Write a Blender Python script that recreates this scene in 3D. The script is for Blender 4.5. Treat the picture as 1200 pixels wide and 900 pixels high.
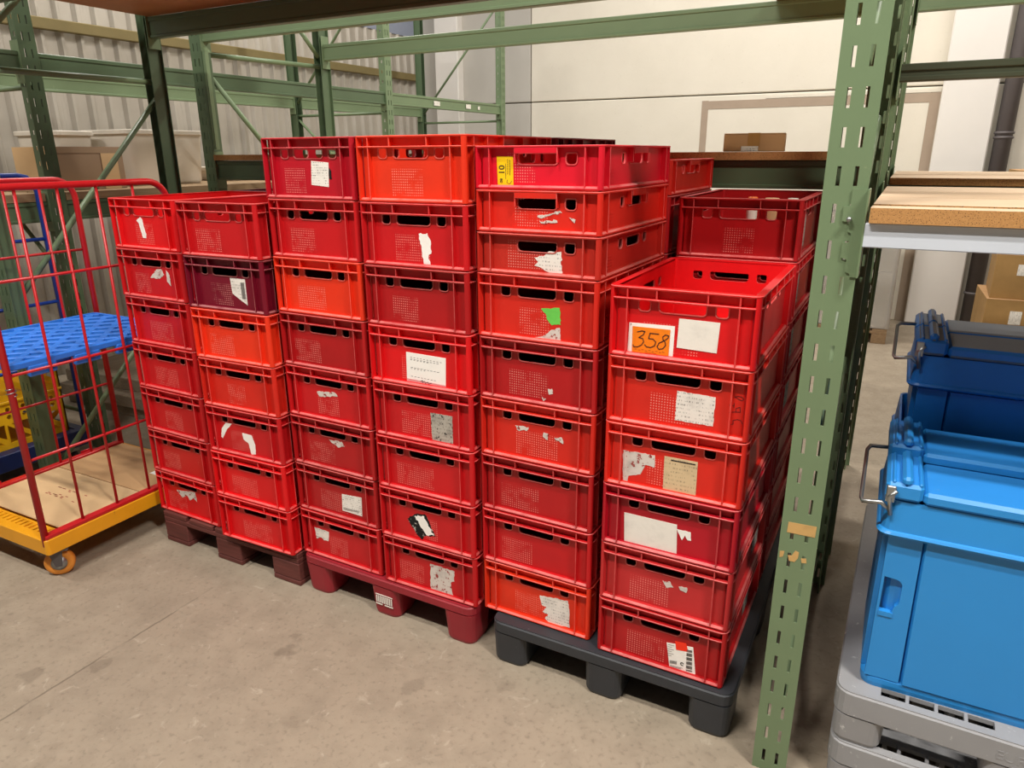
import bpy, math, random
from mathutils import Vector, Matrix
from mathutils.geometry import tessellate_polygon

random.seed(7)
scene = bpy.context.scene
for o in list(bpy.data.objects):
    bpy.data.objects.remove(o, do_unlink=True)
COL = scene.collection

# ------------------------------------------------------------------ camera
cam_data = bpy.data.cameras.new('camera')
cam = bpy.data.objects.new('camera', cam_data)
COL.objects.link(cam)
yaw, pitch, roll = math.radians(-28.234), math.radians(-17.887), math.radians(0.326)
fw = Vector((math.sin(yaw) * math.cos(pitch), math.cos(yaw) * math.cos(pitch), math.sin(pitch)))
rt = Vector((math.cos(yaw), -math.sin(yaw), 0))
dn = fw.cross(rt)
rt2 = rt * math.cos(roll) + dn * math.sin(roll)
dn2 = -rt * math.sin(roll) + dn * math.cos(roll)
M = Matrix((rt2, -dn2, -fw)).transposed().to_4x4()
M.translation = Vector((0.6685, -1.7818, 1.6497))
cam.matrix_world = M
cam_data.sensor_fit = 'HORIZONTAL'
cam_data.sensor_width = 36
cam_data.lens = 837.8 / 1200 * 36
cam_data.clip_start = 0.02
scene.camera = cam

# ------------------------------------------------------------------ world, exposure
world = bpy.data.worlds.new('world')
scene.world = world
world.use_nodes = True
bg = world.node_tree.nodes['Background']
bg.inputs[0].default_value = (1.0, 0.97, 0.93, 1)
bg.inputs[1].default_value = 0.07
vs = scene.view_settings
vs.view_transform = 'Standard'
vs.look = 'None'
vs.gamma = 1
vs.use_curve_mapping = False
vs.exposure = 0.0

# ------------------------------------------------------------------ ceiling lamps (x, y, z, watts)
LAMPS = [
    (2.8, -1.55, 5.2, 265, 'long white tube lamp hanging over the blue lidded boxes'),
    (-0.6, -2.3, 5.2, 230, 'long white tube lamp hanging over the aisle before the red crates'),
    (-4.0, -2.4, 5.2, 95, 'long white tube lamp hanging over the aisle before the cage trolley'),
    (-0.8, 3.9, 5.4, 170, 'long white tube lamp hanging before the cream concrete wall'),
    (-4.15, 2.6, 5.4, 105, 'long white tube lamp hanging over the rack by the corrugated wall'),
    (1.6, 4.7, 5.4, 90, 'long white tube lamp hanging near the white pilaster'),
]

# ------------------------------------------------------------------ helpers
def lin(c):
    return tuple((v / 255 / 12.92) if v / 255 <= 0.04045 else ((v / 255 + 0.055) / 1.055) ** 2.4 for v in c)

def tag(o, label=None, cat=None, group=None, kind=None):
    if label: o['label'] = label
    if cat: o['category'] = cat
    if group: o['group'] = group
    if kind: o['kind'] = kind
    return o

def empty(name, loc=(0, 0, 0), rz=0.0, parent=None):
    o = bpy.data.objects.new(name, None)
    o.empty_display_size = 0.05
    COL.objects.link(o)
    o.location = loc
    o.rotation_euler = (0, 0, rz)
    o.parent = parent
    return o

def link(name, me, parent=None, loc=(0, 0, 0), rz=0.0):
    o = bpy.data.objects.new(name, me)
    COL.objects.link(o)
    o.location = loc
    o.rotation_euler = (0, 0, rz)
    o.parent = parent
    return o

def rrect(hx, hy, r, n=4):
    """rounded rectangle outline, counter clockwise"""
    pts = []
    r = max(r, 1e-5)
    for cx, cy, a0 in ((hx - r, hy - r, 0), (-hx + r, hy - r, 90), (-hx + r, -hy + r, 180), (hx - r, -hy + r, 270)):
        for i in range(n + 1):
            a = math.radians(a0 + 90 * i / n)
            pts.append((cx + r * math.cos(a), cy + r * math.sin(a)))
    return pts

class MB:
    def __init__(s):
        s.v, s.f, s.m, s.sm = [], [], [], []
    def add(s, vs, fs, mat=0, smooth=False):
        b = len(s.v)
        s.v.extend(tuple(p) for p in vs)
        for i, f in enumerate(fs):
            s.f.append(tuple(b + k for k in f))
            s.m.append(mat[i] if isinstance(mat, list) else mat)
            s.sm.append(smooth)
    def box(s, x0, x1, y0, y1, z0, z1, c=0.0, m=0, me=None, xf=None):
        """box, optionally with chamfered edges (edge faces take material me)"""
        if me is None: me = m
        if c <= 0:
            vs = [(x, y, z) for x in (x0, x1) for y in (y0, y1) for z in (z0, z1)]
            fs = [(0, 1, 3, 2), (4, 6, 7, 5), (0, 4, 5, 1), (2, 3, 7, 6), (0, 2, 6, 4), (1, 5, 7, 3)]
            ms = m
        else:
            c = min(c, (x1 - x0) * .45, (y1 - y0) * .45, (z1 - z0) * .45)
            idx, vs = {}, []
            X, Y, Z = (x0, x1), (y0, y1), (z0, z1)
            for i in (0, 1):
                for j in (0, 1):
                    for k in (0, 1):
                        sx, sy, sz = (1, -1)[i], (1, -1)[j], (1, -1)[k]
                        for ax in range(3):
                            idx[(i, j, k, ax)] = len(vs)
                            vs.append((X[i] + (0 if ax == 0 else sx * c), Y[j] + (0 if ax == 1 else sy * c), Z[k] + (0 if ax == 2 else sz * c)))
            fs, ms = [], []
            for i in (0, 1):
                q = [idx[(i, a, b, 0)] for a, b in ((0, 0), (1, 0), (1, 1), (0, 1))]
                fs.append(q if i else q[::-1]); ms.append(m)
                q = [idx[(a, i, b, 1)] for a, b in ((0, 0), (0, 1), (1, 1), (1, 0))]
                fs.append(q if i else q[::-1]); ms.append(m)
                q = [idx[(a, b, i, 2)] for a, b in ((0, 0), (1, 0), (1, 1), (0, 1))]
                fs.append(q if i else q[::-1]); ms.append(m)
            for a in (0, 1):
                for b in (0, 1):
                    fs.append([idx[(0, a, b, 1)], idx[(1, a, b, 1)], idx[(1, a, b, 2)], idx[(0, a, b, 2)]][::(-1 if a ^ b else 1)]); ms.append(me)
                    fs.append([idx[(a, 0, b, 2)], idx[(a, 1, b, 2)], idx[(a, 1, b, 0)], idx[(a, 0, b, 0)]][::(-1 if a ^ b else 1)]); ms.append(me)
                    fs.append([idx[(a, b, 0, 0)], idx[(a, b, 1, 0)], idx[(a, b, 1, 1)], idx[(a, b, 0, 1)]][::(-1 if a ^ b else 1)]); ms.append(me)
            for i in (0, 1):
                for j in (0, 1):
                    for k in (0, 1):
                        t = [idx[(i, j, k, 0)], idx[(i, j, k, 1)], idx[(i, j, k, 2)]]
                        fs.append(t if (i + j + k) % 2 else t[::-1]); ms.append(me)
        if xf is not None:
            vs = [xf @ Vector(p) for p in vs]
        s.add(vs, fs, ms)
    def loft(s, rings, m=0, cap0=True, cap1=True, smooth=False, mats=None):
        """rings: list of equal-length 3D point loops (counter clockwise seen from the end)"""
        n = len(rings[0]); vs = [p for r in rings for p in r]; fs, ms = [], []
        for k in range(len(rings) - 1):
            for i in range(n):
                j = (i + 1) % n
                fs.append((k * n + i, k * n + j, (k + 1) * n + j, (k + 1) * n + i)); ms.append(mats[k] if mats else m)
        if cap0: fs.append(tuple(reversed(range(n)))); ms.append(m)
        if cap1: fs.append(tuple((len(rings) - 1) * n + i for i in range(n))); ms.append(m)
        s.add(vs, fs, ms, smooth)
    def ring(s, hx, hy, r, d, z0, z1, c=0.0, m=0, me=None, n=4):
        """closed rounded-rectangle hoop: outer half sizes hx, hy, width d"""
        if me is None: me = m
        def L(inset, z): return [(x, y, z) for x, y in rrect(hx - inset, hy - inset, r - inset, n)]
        c = min(c, (z1 - z0) * .45)
        prof = [L(d, z0), L(c, z0), L(0, z0 + c), L(0, z1 - c), L(c, z1), L(d, z1)] if c > 0 else [L(d, z0), L(0, z0), L(0, z1), L(d, z1)]
        mats = [m, me, m, me, m, m] if c > 0 else [m] * 4
        k = len(prof); N = len(prof[0]); vs = [p for q in prof for p in q]; fs, ms = [], []
        for a in range(k):
            b = (a + 1) % k
            for i in range(N):
                j = (i + 1) % N
                fs.append((a * N + i, a * N + j, b * N + j, b * N + i)); ms.append(mats[a])
        s.add(vs, fs, ms)
    def plate(s, outer, holes, o, ux, uy, t, m=0, mh=None):
        """flat plate with holes; o origin, ux/uy axes, thickness t against the normal ux x uy"""
        if mh is None: mh = m
        o, ux, uy = Vector(o), Vector(ux), Vector(uy)
        n = ux.cross(uy)
        loops = [outer] + holes
        flat = [p for L in loops for p in L]
        tri = tessellate_polygon([[Vector((x, y, 0)) for x, y in L] for L in loops])
        N = len(flat)
        vs = [o + ux * x + uy * y for x, y in flat] + [o + ux * x + uy * y - n * t for x, y in flat]
        fs, ms = [], []
        for a, b, c in tri:
            pa, pb, pc = flat[a], flat[b], flat[c]
            if (pb[0] - pa[0]) * (pc[1] - pa[1]) - (pb[1] - pa[1]) * (pc[0] - pa[0]) < 0: b, c = c, b
            fs.append((a, b, c)); ms.append(m)
            fs.append((a + N, c + N, b + N)); ms.append(m)
        k = 0
        for q, L in enumerate(loops):
            for i in range(len(L)):
                j = (i + 1) % len(L)
                fs.append((k + i, k + i + N, k + j + N, k + j)); ms.append(mh if q else m)
            k += len(L)
        s.add(vs, fs, ms)
    def tube(s, pts, r, n=8, m=0, smooth=True, closed=False):
        pts = [Vector(p) for p in pts]; rings = []
        prev = None
        for i, p in enumerate(pts):
            a = pts[i - 1] if i else None
            b = pts[i + 1] if i + 1 < len(pts) else None
            t = ((p - a).normalized() if a is not None else Vector()) + ((b - p).normalized() if b is not None else Vector())
            t.normalize()
            if prev is None:
                u = t.orthogonal().normalized()
            else:
                u = (prev - t * prev.dot(t)).normalized()
            prev = u
            w = t.cross(u)
            k = 1.0
            if a is not None and b is not None:
                ca = (p - a).normalized().dot(t); k = 1 / max(ca, .5)
            rings.append([p + (u * math.cos(2 * math.pi * i2 / n) + w * math.sin(2 * math.pi * i2 / n)) * r * k for i2 in range(n)])
        s.loft(rings, m, True, True, smooth)
    def lathe(s, prof, c, ax=(0, 0, 1), n=16, m=0, smooth=True):
        """prof: (radius, height) pairs"""
        ax = Vector(ax).normalized(); u = ax.orthogonal().normalized(); w = ax.cross(u); c = Vector(c)
        rings = [[c + ax * h + (u * math.cos(2 * math.pi * i / n) + w * math.sin(2 * math.pi * i / n)) * r for i in range(n)] for r, h in prof]
        s.loft(rings, m, True, True, smooth)
    def mesh(s, name, mats):
        me = bpy.data.meshes.new(name)
        me.from_pydata(s.v, [], s.f)
        for mm in mats: me.materials.append(mm)
        me.polygons.foreach_set('material_index', s.m)
        me.polygons.foreach_set('use_smooth', s.sm)
        me.update()
        return me
    def obj(s, name, mats, parent=None, loc=(0, 0, 0), rz=0.0):
        if not isinstance(mats, (list, tuple)): mats = [mats]
        return link(name, s.mesh(name, mats), parent, loc, rz)

def arc_pts(cx, cy, r, a0, a1, n):
    return [(cx + r * math.cos(math.radians(a0 + (a1 - a0) * i / n)), cy + r * math.sin(math.radians(a0 + (a1 - a0) * i / n))) for i in range(n + 1)]

def shift(pts, dx, dy): return [(x + dx, y + dy) for x, y in pts]

# ------------------------------------------------------------------ materials
class NT:
    def __init__(s, name):
        s.mat = bpy.data.materials.new(name); s.mat.use_nodes = True
        s.t = s.mat.node_tree; s.b = s.t.nodes['Principled BSDF']
    def n(s, kind, **kw):
        x = s.t.nodes.new(kind)
        for k, v in kw.items(): setattr(x, k, v)
        return x
    def val(s, sock, v):
        if isinstance(v, bpy.types.NodeSocket): s.t.links.new(v, sock)
        elif v is not None: sock.default_value = v
    def math(s, op, a, b=None, c=None, clamp=False):
        x = s.n('ShaderNodeMath', operation=op, use_clamp=clamp)
        s.val(x.inputs[0], a)
        if b is not None: s.val(x.inputs[1], b)
        if c is not None: s.val(x.inputs[2], c)
        return x.outputs[0]
    def mix(s, fac, a, b, blend='MIX'):
        x = s.n('ShaderNodeMix', data_type='RGBA', blend_type=blend)
        s.val(x.inputs[0], fac)
        for sock, v in ((x.inputs[6], a), (x.inputs[7], b)):
            s.val(sock, (*v, 1) if isinstance(v, tuple) and len(v) == 3 else v)
        return x.outputs[2]
    def noise(s, vec, scale, detail=4, rough=.55, dist=0.0):
        x = s.n('ShaderNodeTexNoise'); s.val(x.inputs['Vector'], vec)
        x.inputs['Scale'].default_value = scale; x.inputs['Detail'].default_value = detail
        x.inputs['Roughness'].default_value = rough; x.inputs['Distortion'].default_value = dist
        return x.outputs['Fac']
    def ramp(s, f, a, b):
        x = s.n('ShaderNodeMapRange', interpolation_type='SMOOTHSTEP')
        s.val(x.inputs[0], f); x.inputs[1].default_value = a; x.inputs[2].default_value = b
        return x.outputs[0]
    def coord(s, which='Object', scale=None):
        o = s.n('ShaderNodeTexCoord').outputs[which]
        if scale:
            mp = s.n('ShaderNodeMapping'); s.val(mp.inputs[0], o); mp.inputs['Scale'].default_value = scale; o = mp.outputs[0]
        return o
    def pos(s): return s.n('ShaderNodeNewGeometry').outputs['Position']
    def bump(s, h, strength=.2, dist=.01):
        x = s.n('ShaderNodeBump'); s.val(x.inputs['Height'], h)
        x.inputs['Strength'].default_value = strength; x.inputs['Distance'].default_value = dist
        s.t.links.new(x.outputs[0], s.b.inputs['Normal'])
    def done(s, col, rough=.5, metal=0.0, spec=.5):
        s.val(s.b.inputs['Base Color'], (*col, 1) if isinstance(col, tuple) and len(col) == 3 else col)
        s.val(s.b.inputs['Roughness'], rough); s.val(s.b.inputs['Metallic'], metal)
        s.val(s.b.inputs['Specular IOR Level'], spec)
        return s.mat

def plain(name, rgb, rough=.5, metal=0.0, var=.12, scale=9.0, spec=.5, wear=None, wear_amt=.0, bump=0.0):
    k = NT(name); c = lin(rgb); p = k.pos()
    f = k.noise(p, scale, 5)
    col = k.mix(f, tuple(v * (1 - var) for v in c), tuple(min(1, v * (1 + var)) for v in c))
    if wear:
        w = k.ramp(k.noise(p, scale * 3.3, 6, .65), .62 - wear_amt, .72 - wear_amt)
        col = k.mix(w, col, lin(wear))
    if bump: k.bump(k.noise(p, scale * 6, 4), bump, .004)
    return k.done(col, rough, metal, spec)

def crate_material(name, edge=False):
    k = NT(name)
    oi = k.n('ShaderNodeObjectInfo'); base = oi.outputs['Color']; alpha = oi.outputs['Alpha']; rnd = oi.outputs['Random']
    oc = k.coord('Object')
    off = k.n('ShaderNodeVectorMath', operation='ADD'); k.val(off.inputs[0], oc)
    cmb = k.n('ShaderNodeCombineXYZ'); k.val(cmb.inputs[0], k.math('MULTIPLY', rnd, 37.0)); k.val(cmb.inputs[1], k.math('MULTIPLY', rnd, 91.0))
    k.val(off.inputs[1], cmb.outputs[0]); v = off.outputs[0]
    n1 = k.noise(v, 6.0, 4)
    col = k.mix(k.math('MULTIPLY', k.ramp(n1, .35, .75), .28), base, k.mix(1.0, base, (.55, .5, .5), 'MULTIPLY'))
    # rubbed pale scuffs, stretched sideways
    mp = k.n('ShaderNodeMapping'); k.val(mp.inputs[0], v); mp.inputs['Scale'].default_value = (14, 14, 60)
    sc = k.ramp(k.noise(mp.outputs[0], 1.0, 7, .7, .6), .66, .76)
    big = k.ramp(k.noise(v, 11.0, 2), .52, .68)
    pale = k.mix(.42, base, (1.0, .55, .5))
    col = k.mix(k.math('MULTIPLY', k.math('MULTIPLY', sc, big), .6), col, pale)
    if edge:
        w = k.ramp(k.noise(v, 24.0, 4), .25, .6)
        col = k.mix(k.math('MULTIPLY_ADD', w, .34, .14), col, k.mix(.5, base, (1.0, .5, .45)))  # even lift paints edge highlights into the colour, noise adds rubbed wear
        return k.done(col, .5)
    # moulded grid of small pips on the end panel
    sp = k.n('ShaderNodeSeparateXYZ'); k.val(sp.inputs[0], oc); x, y, z = sp.outputs
    pitch = .0076
    def cell(a):
        fr = k.math('FRACT', k.math('DIVIDE', k.math('ADD', a, 1.0), pitch))
        return k.math('ABSOLUTE', k.math('SUBTRACT', fr, .5))
    d2 = k.math('ADD', k.math('POWER', cell(x), 2.0), k.math('POWER', cell(z), 2.0))
    dot = k.math('LESS_THAN', d2, .06)
    cx = k.math('MULTIPLY_ADD', alpha, .09, -.085)
    inx = k.math('LESS_THAN', k.math('ABSOLUTE', k.math('SUBTRACT', x, cx)), k.math('MULTIPLY_ADD', rnd, .038, .042))
    inz = k.math('LESS_THAN', k.math('ABSOLUTE', k.math('SUBTRACT', z, .058)), .040)
    geo = k.n('ShaderNodeNewGeometry')
    vt = k.n('ShaderNodeVectorTransform', vector_type='NORMAL', convert_from='WORLD', convert_to='OBJECT'); k.val(vt.inputs[0], geo.outputs['True Normal'])
    ns = k.n('ShaderNodeSeparateXYZ'); k.val(ns.inputs[0], vt.outputs[0])
    out = k.math('MULTIPLY', k.math('LESS_THAN', ns.outputs[1], -.7), k.math('LESS_THAN', y, -.27))
    msk = k.math('MULTIPLY', k.math('MULTIPLY', dot, k.math('MULTIPLY', inx, inz)), out)
    worn = k.ramp(k.noise(v, 30.0, 2), .3, .55)
    col = k.mix(k.math('MULTIPLY', k.math('MULTIPLY', msk, worn), .75), col, k.mix(.6, base, (1.0, .5, .42)))
    k.bump(k.math('ADD', k.math('MULTIPLY', msk, 1.0), k.math('MULTIPLY', k.noise(v, 45.0, 3), .15)), .25, .0015)
    return k.done(col, k.math('MULTIPLY_ADD', n1, .18, .36), 0, .42)

M_CRATE = crate_material('crate_plastic')
M_EDGE = crate_material('crate_edge_highlight_wear', True)

def paper(name, rgb, ink=(60, 55, 55), amount=.0, row=.008, grime=.15, tint=None):
    k = NT(name); oc = k.coord('Object'); c = lin(rgb)
    g = k.noise(oc, 26.0, 5, .6)
    col = k.mix(k.math('MULTIPLY', k.ramp(g, .45, .8), grime * 2.2), c, tuple(v * .55 for v in c))
    if tint: col = k.mix(k.ramp(k.noise(oc, 60.0, 4, .7), .56, .62), col, lin(tint))
    if amount > 0:
        sp = k.n('ShaderNodeSeparateXYZ'); k.val(sp.inputs[0], oc)
        fr = k.math('FRACT', k.math('DIVIDE', k.math('ADD', sp.outputs[2], 5.0), row))
        line = k.math('LESS_THAN', k.math('ABSOLUTE', k.math('SUBTRACT', fr, .5)), .2)
        mp = k.n('ShaderNodeMapping'); k.val(mp.inputs[0], oc); mp.inputs['Scale'].default_value = (420, 10, 60)
        txt = k.ramp(k.noise(mp.outputs[0], 1.0, 2), .5, .6)
        gap = k.ramp(k.noise(oc, 35.0, 1), .42, .5)
        col = k.mix(k.math('MULTIPLY', k.math('MULTIPLY', k.math('MULTIPLY', line, txt), gap), amount), col, lin(ink))
    k.bump(k.noise(oc, 60.0, 4), .3, .002)
    return k.done(col, .75, 0, .2)

PAPER = {
    'plain': paper('paper_plain', (236, 231, 221), grime=.12),
    'text': paper('paper_text', (238, 234, 225), amount=.75),
    'torn': paper('paper_torn', (214, 205, 196), grime=.3, tint=(150, 60, 55)),
    'torn_text': paper('paper_torn_text', (234, 228, 219), amount=.6, row=.011, grime=.25),
    'cream': paper('paper_cream', (214, 190, 150), amount=.5, row=.012, grime=.2),
    'grey': paper('paper_grey', (178, 172, 160), ink=(40, 40, 40), amount=.5, row=.012, grime=.4, tint=(60, 58, 55)),
    'green': paper('paper_green', (110, 205, 85), grime=.15),
    'yellow': paper('paper_yellow', (250, 205, 20), amount=.0, grime=.08),
    'orange': paper('paper_orange', (245, 130, 25), grime=.06),
    'white': paper('paper_white', (246, 243, 236), grime=.05),
    'black': paper('paper_black', (30, 30, 28), grime=.3, tint=(190, 185, 175)),
    'tape': paper('paper_red_tape', (250, 60, 35), grime=.05),
    'tan': paper('paper_tan', (205, 165, 105), grime=.2),
}
M_INK = plain('ink', (25, 22, 28), .7, var=.05)
M_INKGREY = plain('ink_grey', (95, 92, 90), .7, var=.2, scale=300)
M_PINK = plain('ink_pink', (215, 150, 150), .7, var=.2, scale=200)

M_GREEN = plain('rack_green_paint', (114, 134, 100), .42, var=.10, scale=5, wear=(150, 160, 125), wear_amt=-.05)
M_GREENSHADE = plain('rack_green_shaded', (84, 104, 76), .42, var=.12, scale=5)  # same rack green, darkened to paint shade onto posts and beams
M_STEEL = plain('galvanised_steel', (170, 172, 172), .35, .9, var=.1, scale=30)
M_WHITEBEAM = plain('white_beam_paint', (205, 212, 222), .4, var=.05, scale=7)
M_BOARD = plain('chipboard_face', (208, 180, 148), .7, var=.12, scale=12)
M_OSB = None
k = NT('chipboard_edge'); p_ = k.pos(); f_ = k.noise(p_, 210.0, 3, .7); g_ = k.ramp(k.noise(p_, 420.0, 2), .58, .66)
M_OSB = k.done(k.mix(g_, k.mix(f_, lin((150, 98, 48)), lin((216, 165, 102))), lin((70, 45, 22))), .85)
M_BOARDDARK = plain('brown_shelf_board', (172, 112, 62), .6, var=.15, scale=6)
M_CARD = plain('cardboard', (188, 148, 104), .85, var=.1, scale=8)
M_CARD2 = plain('cardboard_pale', (206, 172, 128), .85, var=.08, scale=8)
M_CARDIN = plain('cardboard_dull', (156, 130, 104), .85, var=.1, scale=8)
M_TAPE = plain('parcel_tape', (176, 132, 74), .3, var=.08, scale=30)
M_BLACKPL = plain('black_plastic', (48, 51, 56), .5, var=.25, scale=14, wear=(105, 105, 105), wear_amt=-.07)
M_REDPL = plain('red_pallet_plastic', (150, 32, 44), .5, var=.2, scale=10, wear=(190, 110, 110), wear_amt=-.04)
M_GREYPL = plain('grey_plastic', (150, 150, 152), .5, var=.12, scale=10, wear=(205, 205, 205), wear_amt=.0)
k = NT('dark_stained_wood'); p_ = k.coord('Object', (1.0, 1.0, 1.0)); mp = k.n('ShaderNodeMapping'); k.val(mp.inputs[0], p_); mp.inputs['Scale'].default_value = (4, 40, 60)
M_WOOD = k.done(k.mix(k.noise(mp.outputs[0], 1.5, 5, .6, .4), lin((62, 26, 24)), lin((128, 66, 58))), .7)
k = NT('pale_wood'); p_ = k.pos(); mp = k.n('ShaderNodeMapping'); k.val(mp.inputs[0], p_); mp.inputs['Scale'].default_value = (30, 3, 50)
M_PALEWOOD = k.done(k.mix(k.noise(mp.outputs[0], 1.5, 5, .6, .4), lin((120, 95, 68)), lin((185, 155, 118))), .8)
k = NT('grey_wood'); p_ = k.pos(); mp = k.n('ShaderNodeMapping'); k.val(mp.inputs[0], p_); mp.inputs['Scale'].default_value = (30, 3, 50)
M_GREYWOOD = k.done(k.mix(k.noise(mp.outputs[0], 1.5, 5, .6, .4), lin((110, 98, 84)), lin((172, 158, 138))), .8)
M_REDPAINT = plain('red_cage_paint', (190, 28, 34), .35, var=.12, scale=20)
M_YELLOW = plain('yellow_steel_paint', (232, 160, 22), .45, var=.12, scale=10, wear=(150, 95, 40), wear_amt=-.02)
M_YELLOWPL = plain('yellow_plastic', (240, 185, 25), .4, var=.06)
M_BLUETUBE = plain('blue_tube_paint', (24, 60, 150), .35, var=.1)
M_NAVY = plain('dark_blue_steel', (24, 40, 92), .45, var=.15)
M_SKYBLUE = plain('light_blue_plastic', (45, 120, 222), .42, var=.08)
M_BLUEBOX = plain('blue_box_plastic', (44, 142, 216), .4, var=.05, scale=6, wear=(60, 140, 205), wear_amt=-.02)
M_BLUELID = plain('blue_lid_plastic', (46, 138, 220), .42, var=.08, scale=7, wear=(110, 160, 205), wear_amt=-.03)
M_BLUESHADE = plain('blue_plastic_shaded', (18, 104, 184), .4, var=.08)  # box blue darkened, with the shade under the shelf put into the colour
M_DUSTLID = plain('dusty_lid_plastic', (105, 112, 122), .55, var=.2, scale=6)
M_WHEEL = plain('orange_tyre', (222, 140, 50), .5, var=.08)
M_RUBBER = plain('dark_rubber', (35, 34, 34), .6)
M_WHITEPL = plain('white_plastic', (222, 214, 200), .45, var=.05)
M_CLEAR = plain('pale_wrap', (205, 195, 180), .3, var=.1)
M_RUST = plain('rust', (130, 80, 45), .8, var=.3, scale=60)

# floor, walls
k = NT('concrete_floor'); p_ = k.pos()
n1 = k.noise(p_, .9, 6, .6); n2 = k.noise(p_, 7.0, 6, .65); n3 = k.noise(p_, 55.0, 4)
c_ = k.mix(n1, lin((140, 127, 110)), lin((176, 163, 144)))
c_ = k.mix(k.math('MULTIPLY', k.ramp(n2, .35, .75), .45), c_, lin((122, 110, 95)))
c_ = k.mix(k.math('MULTIPLY', k.ramp(n3, .52, .72), .4), c_, lin((112, 101, 88)))
c_ = k.mix(k.math('MULTIPLY', k.ramp(k.noise(p_, 17.0, 6, .7, .8), .58, .72), .45), c_, lin((192, 181, 163)))
c_ = k.mix(k.math('MULTIPLY', k.ramp(k.noise(p_, 150.0, 3, .6), .66, .74), .5), c_, lin((92, 82, 70)))
st = k.ramp(k.noise(p_, 2.6, 3, .5, .3), .67, .73)
c_ = k.mix(k.math('MULTIPLY', st, .4), c_, lin((104, 90, 74)))
scr = k.n('ShaderNodeMapping'); k.val(scr.inputs[0], p_); scr.inputs['Rotation'].default_value = (0, 0, .5); scr.inputs['Scale'].default_value = (2.0, 60, 1)
c_ = k.mix(k.math('MULTIPLY', k.ramp(k.noise(scr.outputs[0], 1.0, 4, .6), .68, .74), .35), c_, lin((205, 195, 178)))
# round damp spots
sp = k.n('ShaderNodeSeparateXYZ'); k.val(sp.inputs[0], p_)
wob = k.math('MULTIPLY', k.math('SUBTRACT', k.noise(p_, 9.0, 4), .5), .16)
for sx, sy, sr, am in ((-1.03, -.32, .05, .38), (-1.05, -.24, .045, .3), (-1.53, -.66, .04, .3), (-1.68, -.80, .045, .32), (-.52, -.24, .035, .22), (-.25, -.1, .03, .18), (-.75, -.55, .04, .18)):
    dx = k.math('POWER', k.math('SUBTRACT', sp.outputs[0], sx), 2.0); dy = k.math('POWER', k.math('SUBTRACT', sp.outputs[1], sy), 2.0)
    d = k.math('ADD', k.math('SQRT', k.math('ADD', dx, dy)), wob)
    f_ = k.n('ShaderNodeMapRange', interpolation_type='SMOOTHSTEP'); k.val(f_.inputs[0], d); f_.inputs[1].default_value = sr; f_.inputs[2].default_value = sr * .5
    f_.inputs[1].default_value = sr * .55; f_.inputs[2].default_value = sr; f_.inputs[3].default_value = 1; f_.inputs[4].default_value = 0
    c_ = k.mix(k.math('MULTIPLY', f_.outputs[0], am), c_, lin((88, 78, 66)))
jl = k.math('MULTIPLY', k.math('LESS_THAN', k.math('ABSOLUTE', k.math('ADD', k.math('ADD', sp.outputs[0], 1.562), k.math('MULTIPLY', wob, .1))), .004), k.ramp(k.noise(p_, 5.0, 2), .35, .55))
c_ = k.mix(k.math('MULTIPLY', jl, .55), c_, lin((84, 74, 62)))
k.bump(k.math('ADD', n2, k.math('MULTIPLY', n3, .4)), .12, .006)
M_FLOOR = k.done(c_, k.math('MULTIPLY_ADD', n2, .25, .42), 0, .35)

k = NT('cream_concrete_wall'); p_ = k.pos()
c_ = k.mix(k.noise(p_, 1.6, 6, .6), lin((214, 207, 192)), lin((233, 227, 213)))
c_ = k.mix(k.math('MULTIPLY', k.ramp(k.noise(p_, 34.0, 5, .7), .64, .72), .3), c_, lin((170, 158, 138)))
k.bump(k.noise(p_, 40.0, 4), .12, .006)
M_CREAM = k.done(c_, .8, 0, .2)
M_PILASTER = plain('white_render', (232, 228, 222), .8, var=.05, scale=3)
M_GREYWALL = plain('grey_render', (188, 184, 176), .8, var=.1, scale=2)
M_MORTAR = plain('taupe_mortar', (168, 150, 132), .85, var=.1, scale=9)
M_JOINT = plain('dark_joint', (150, 140, 122), .85)
k = NT('corrugated_sheet'); p_ = k.pos()
c_ = k.mix(k.noise(p_, 2.2, 5, .6), lin((172, 164, 152)), lin((206, 200, 190)))
mp = k.n('ShaderNodeMapping'); k.val(mp.inputs[0], p_); mp.inputs['Scale'].default_value = (10, 22, 2.2)
c_ = k.mix(k.math('MULTIPLY', k.ramp(k.noise(mp.outputs[0], 1.0, 5, .65), .55, .72), .35), c_, lin((130, 120, 108)))
M_CORR = k.done(c_, .4, .25, .4)
M_BLUEWALL = plain('blue_grey_panel', (150, 158, 178), .6, var=.05)
M_CEIL = plain('hall_ceiling_paint', (150, 150, 148), .8, var=.03)
M_GIRT = plain('olive_timber', (124, 110, 70), .75, var=.15, scale=10)
M_PIPE = plain('dark_grey_pipe', (98, 92, 92), .5, var=.08)
k = NT('lamp_tube'); k.b.inputs['Emission Color'].default_value = (1, .97, .92, 1); k.b.inputs['Emission Strength'].default_value = 8.0
M_LAMP = k.done((.9, .9, .9), .4)

# ------------------------------------------------------------------ setting
def slab(name, x0, x1, y0, y1, z0, z1, mat, parent=None, c=0.0, structure=True):
    b = MB(); b.box(x0, x1, y0, y1, z0, z1, c)
    o = b.obj(name, mat, parent)
    if parent is None and structure: tag(o, kind='structure')
    return o

WX, WY = -5.0, 6.4
slab('floor', -5.3, 9.0, -7.0, 6.8, -0.1, 0.0, M_FLOOR)
slab('ceiling', -5.3, 9.0, -7.0, 6.8, 6.6, 6.7, M_CEIL)
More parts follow.
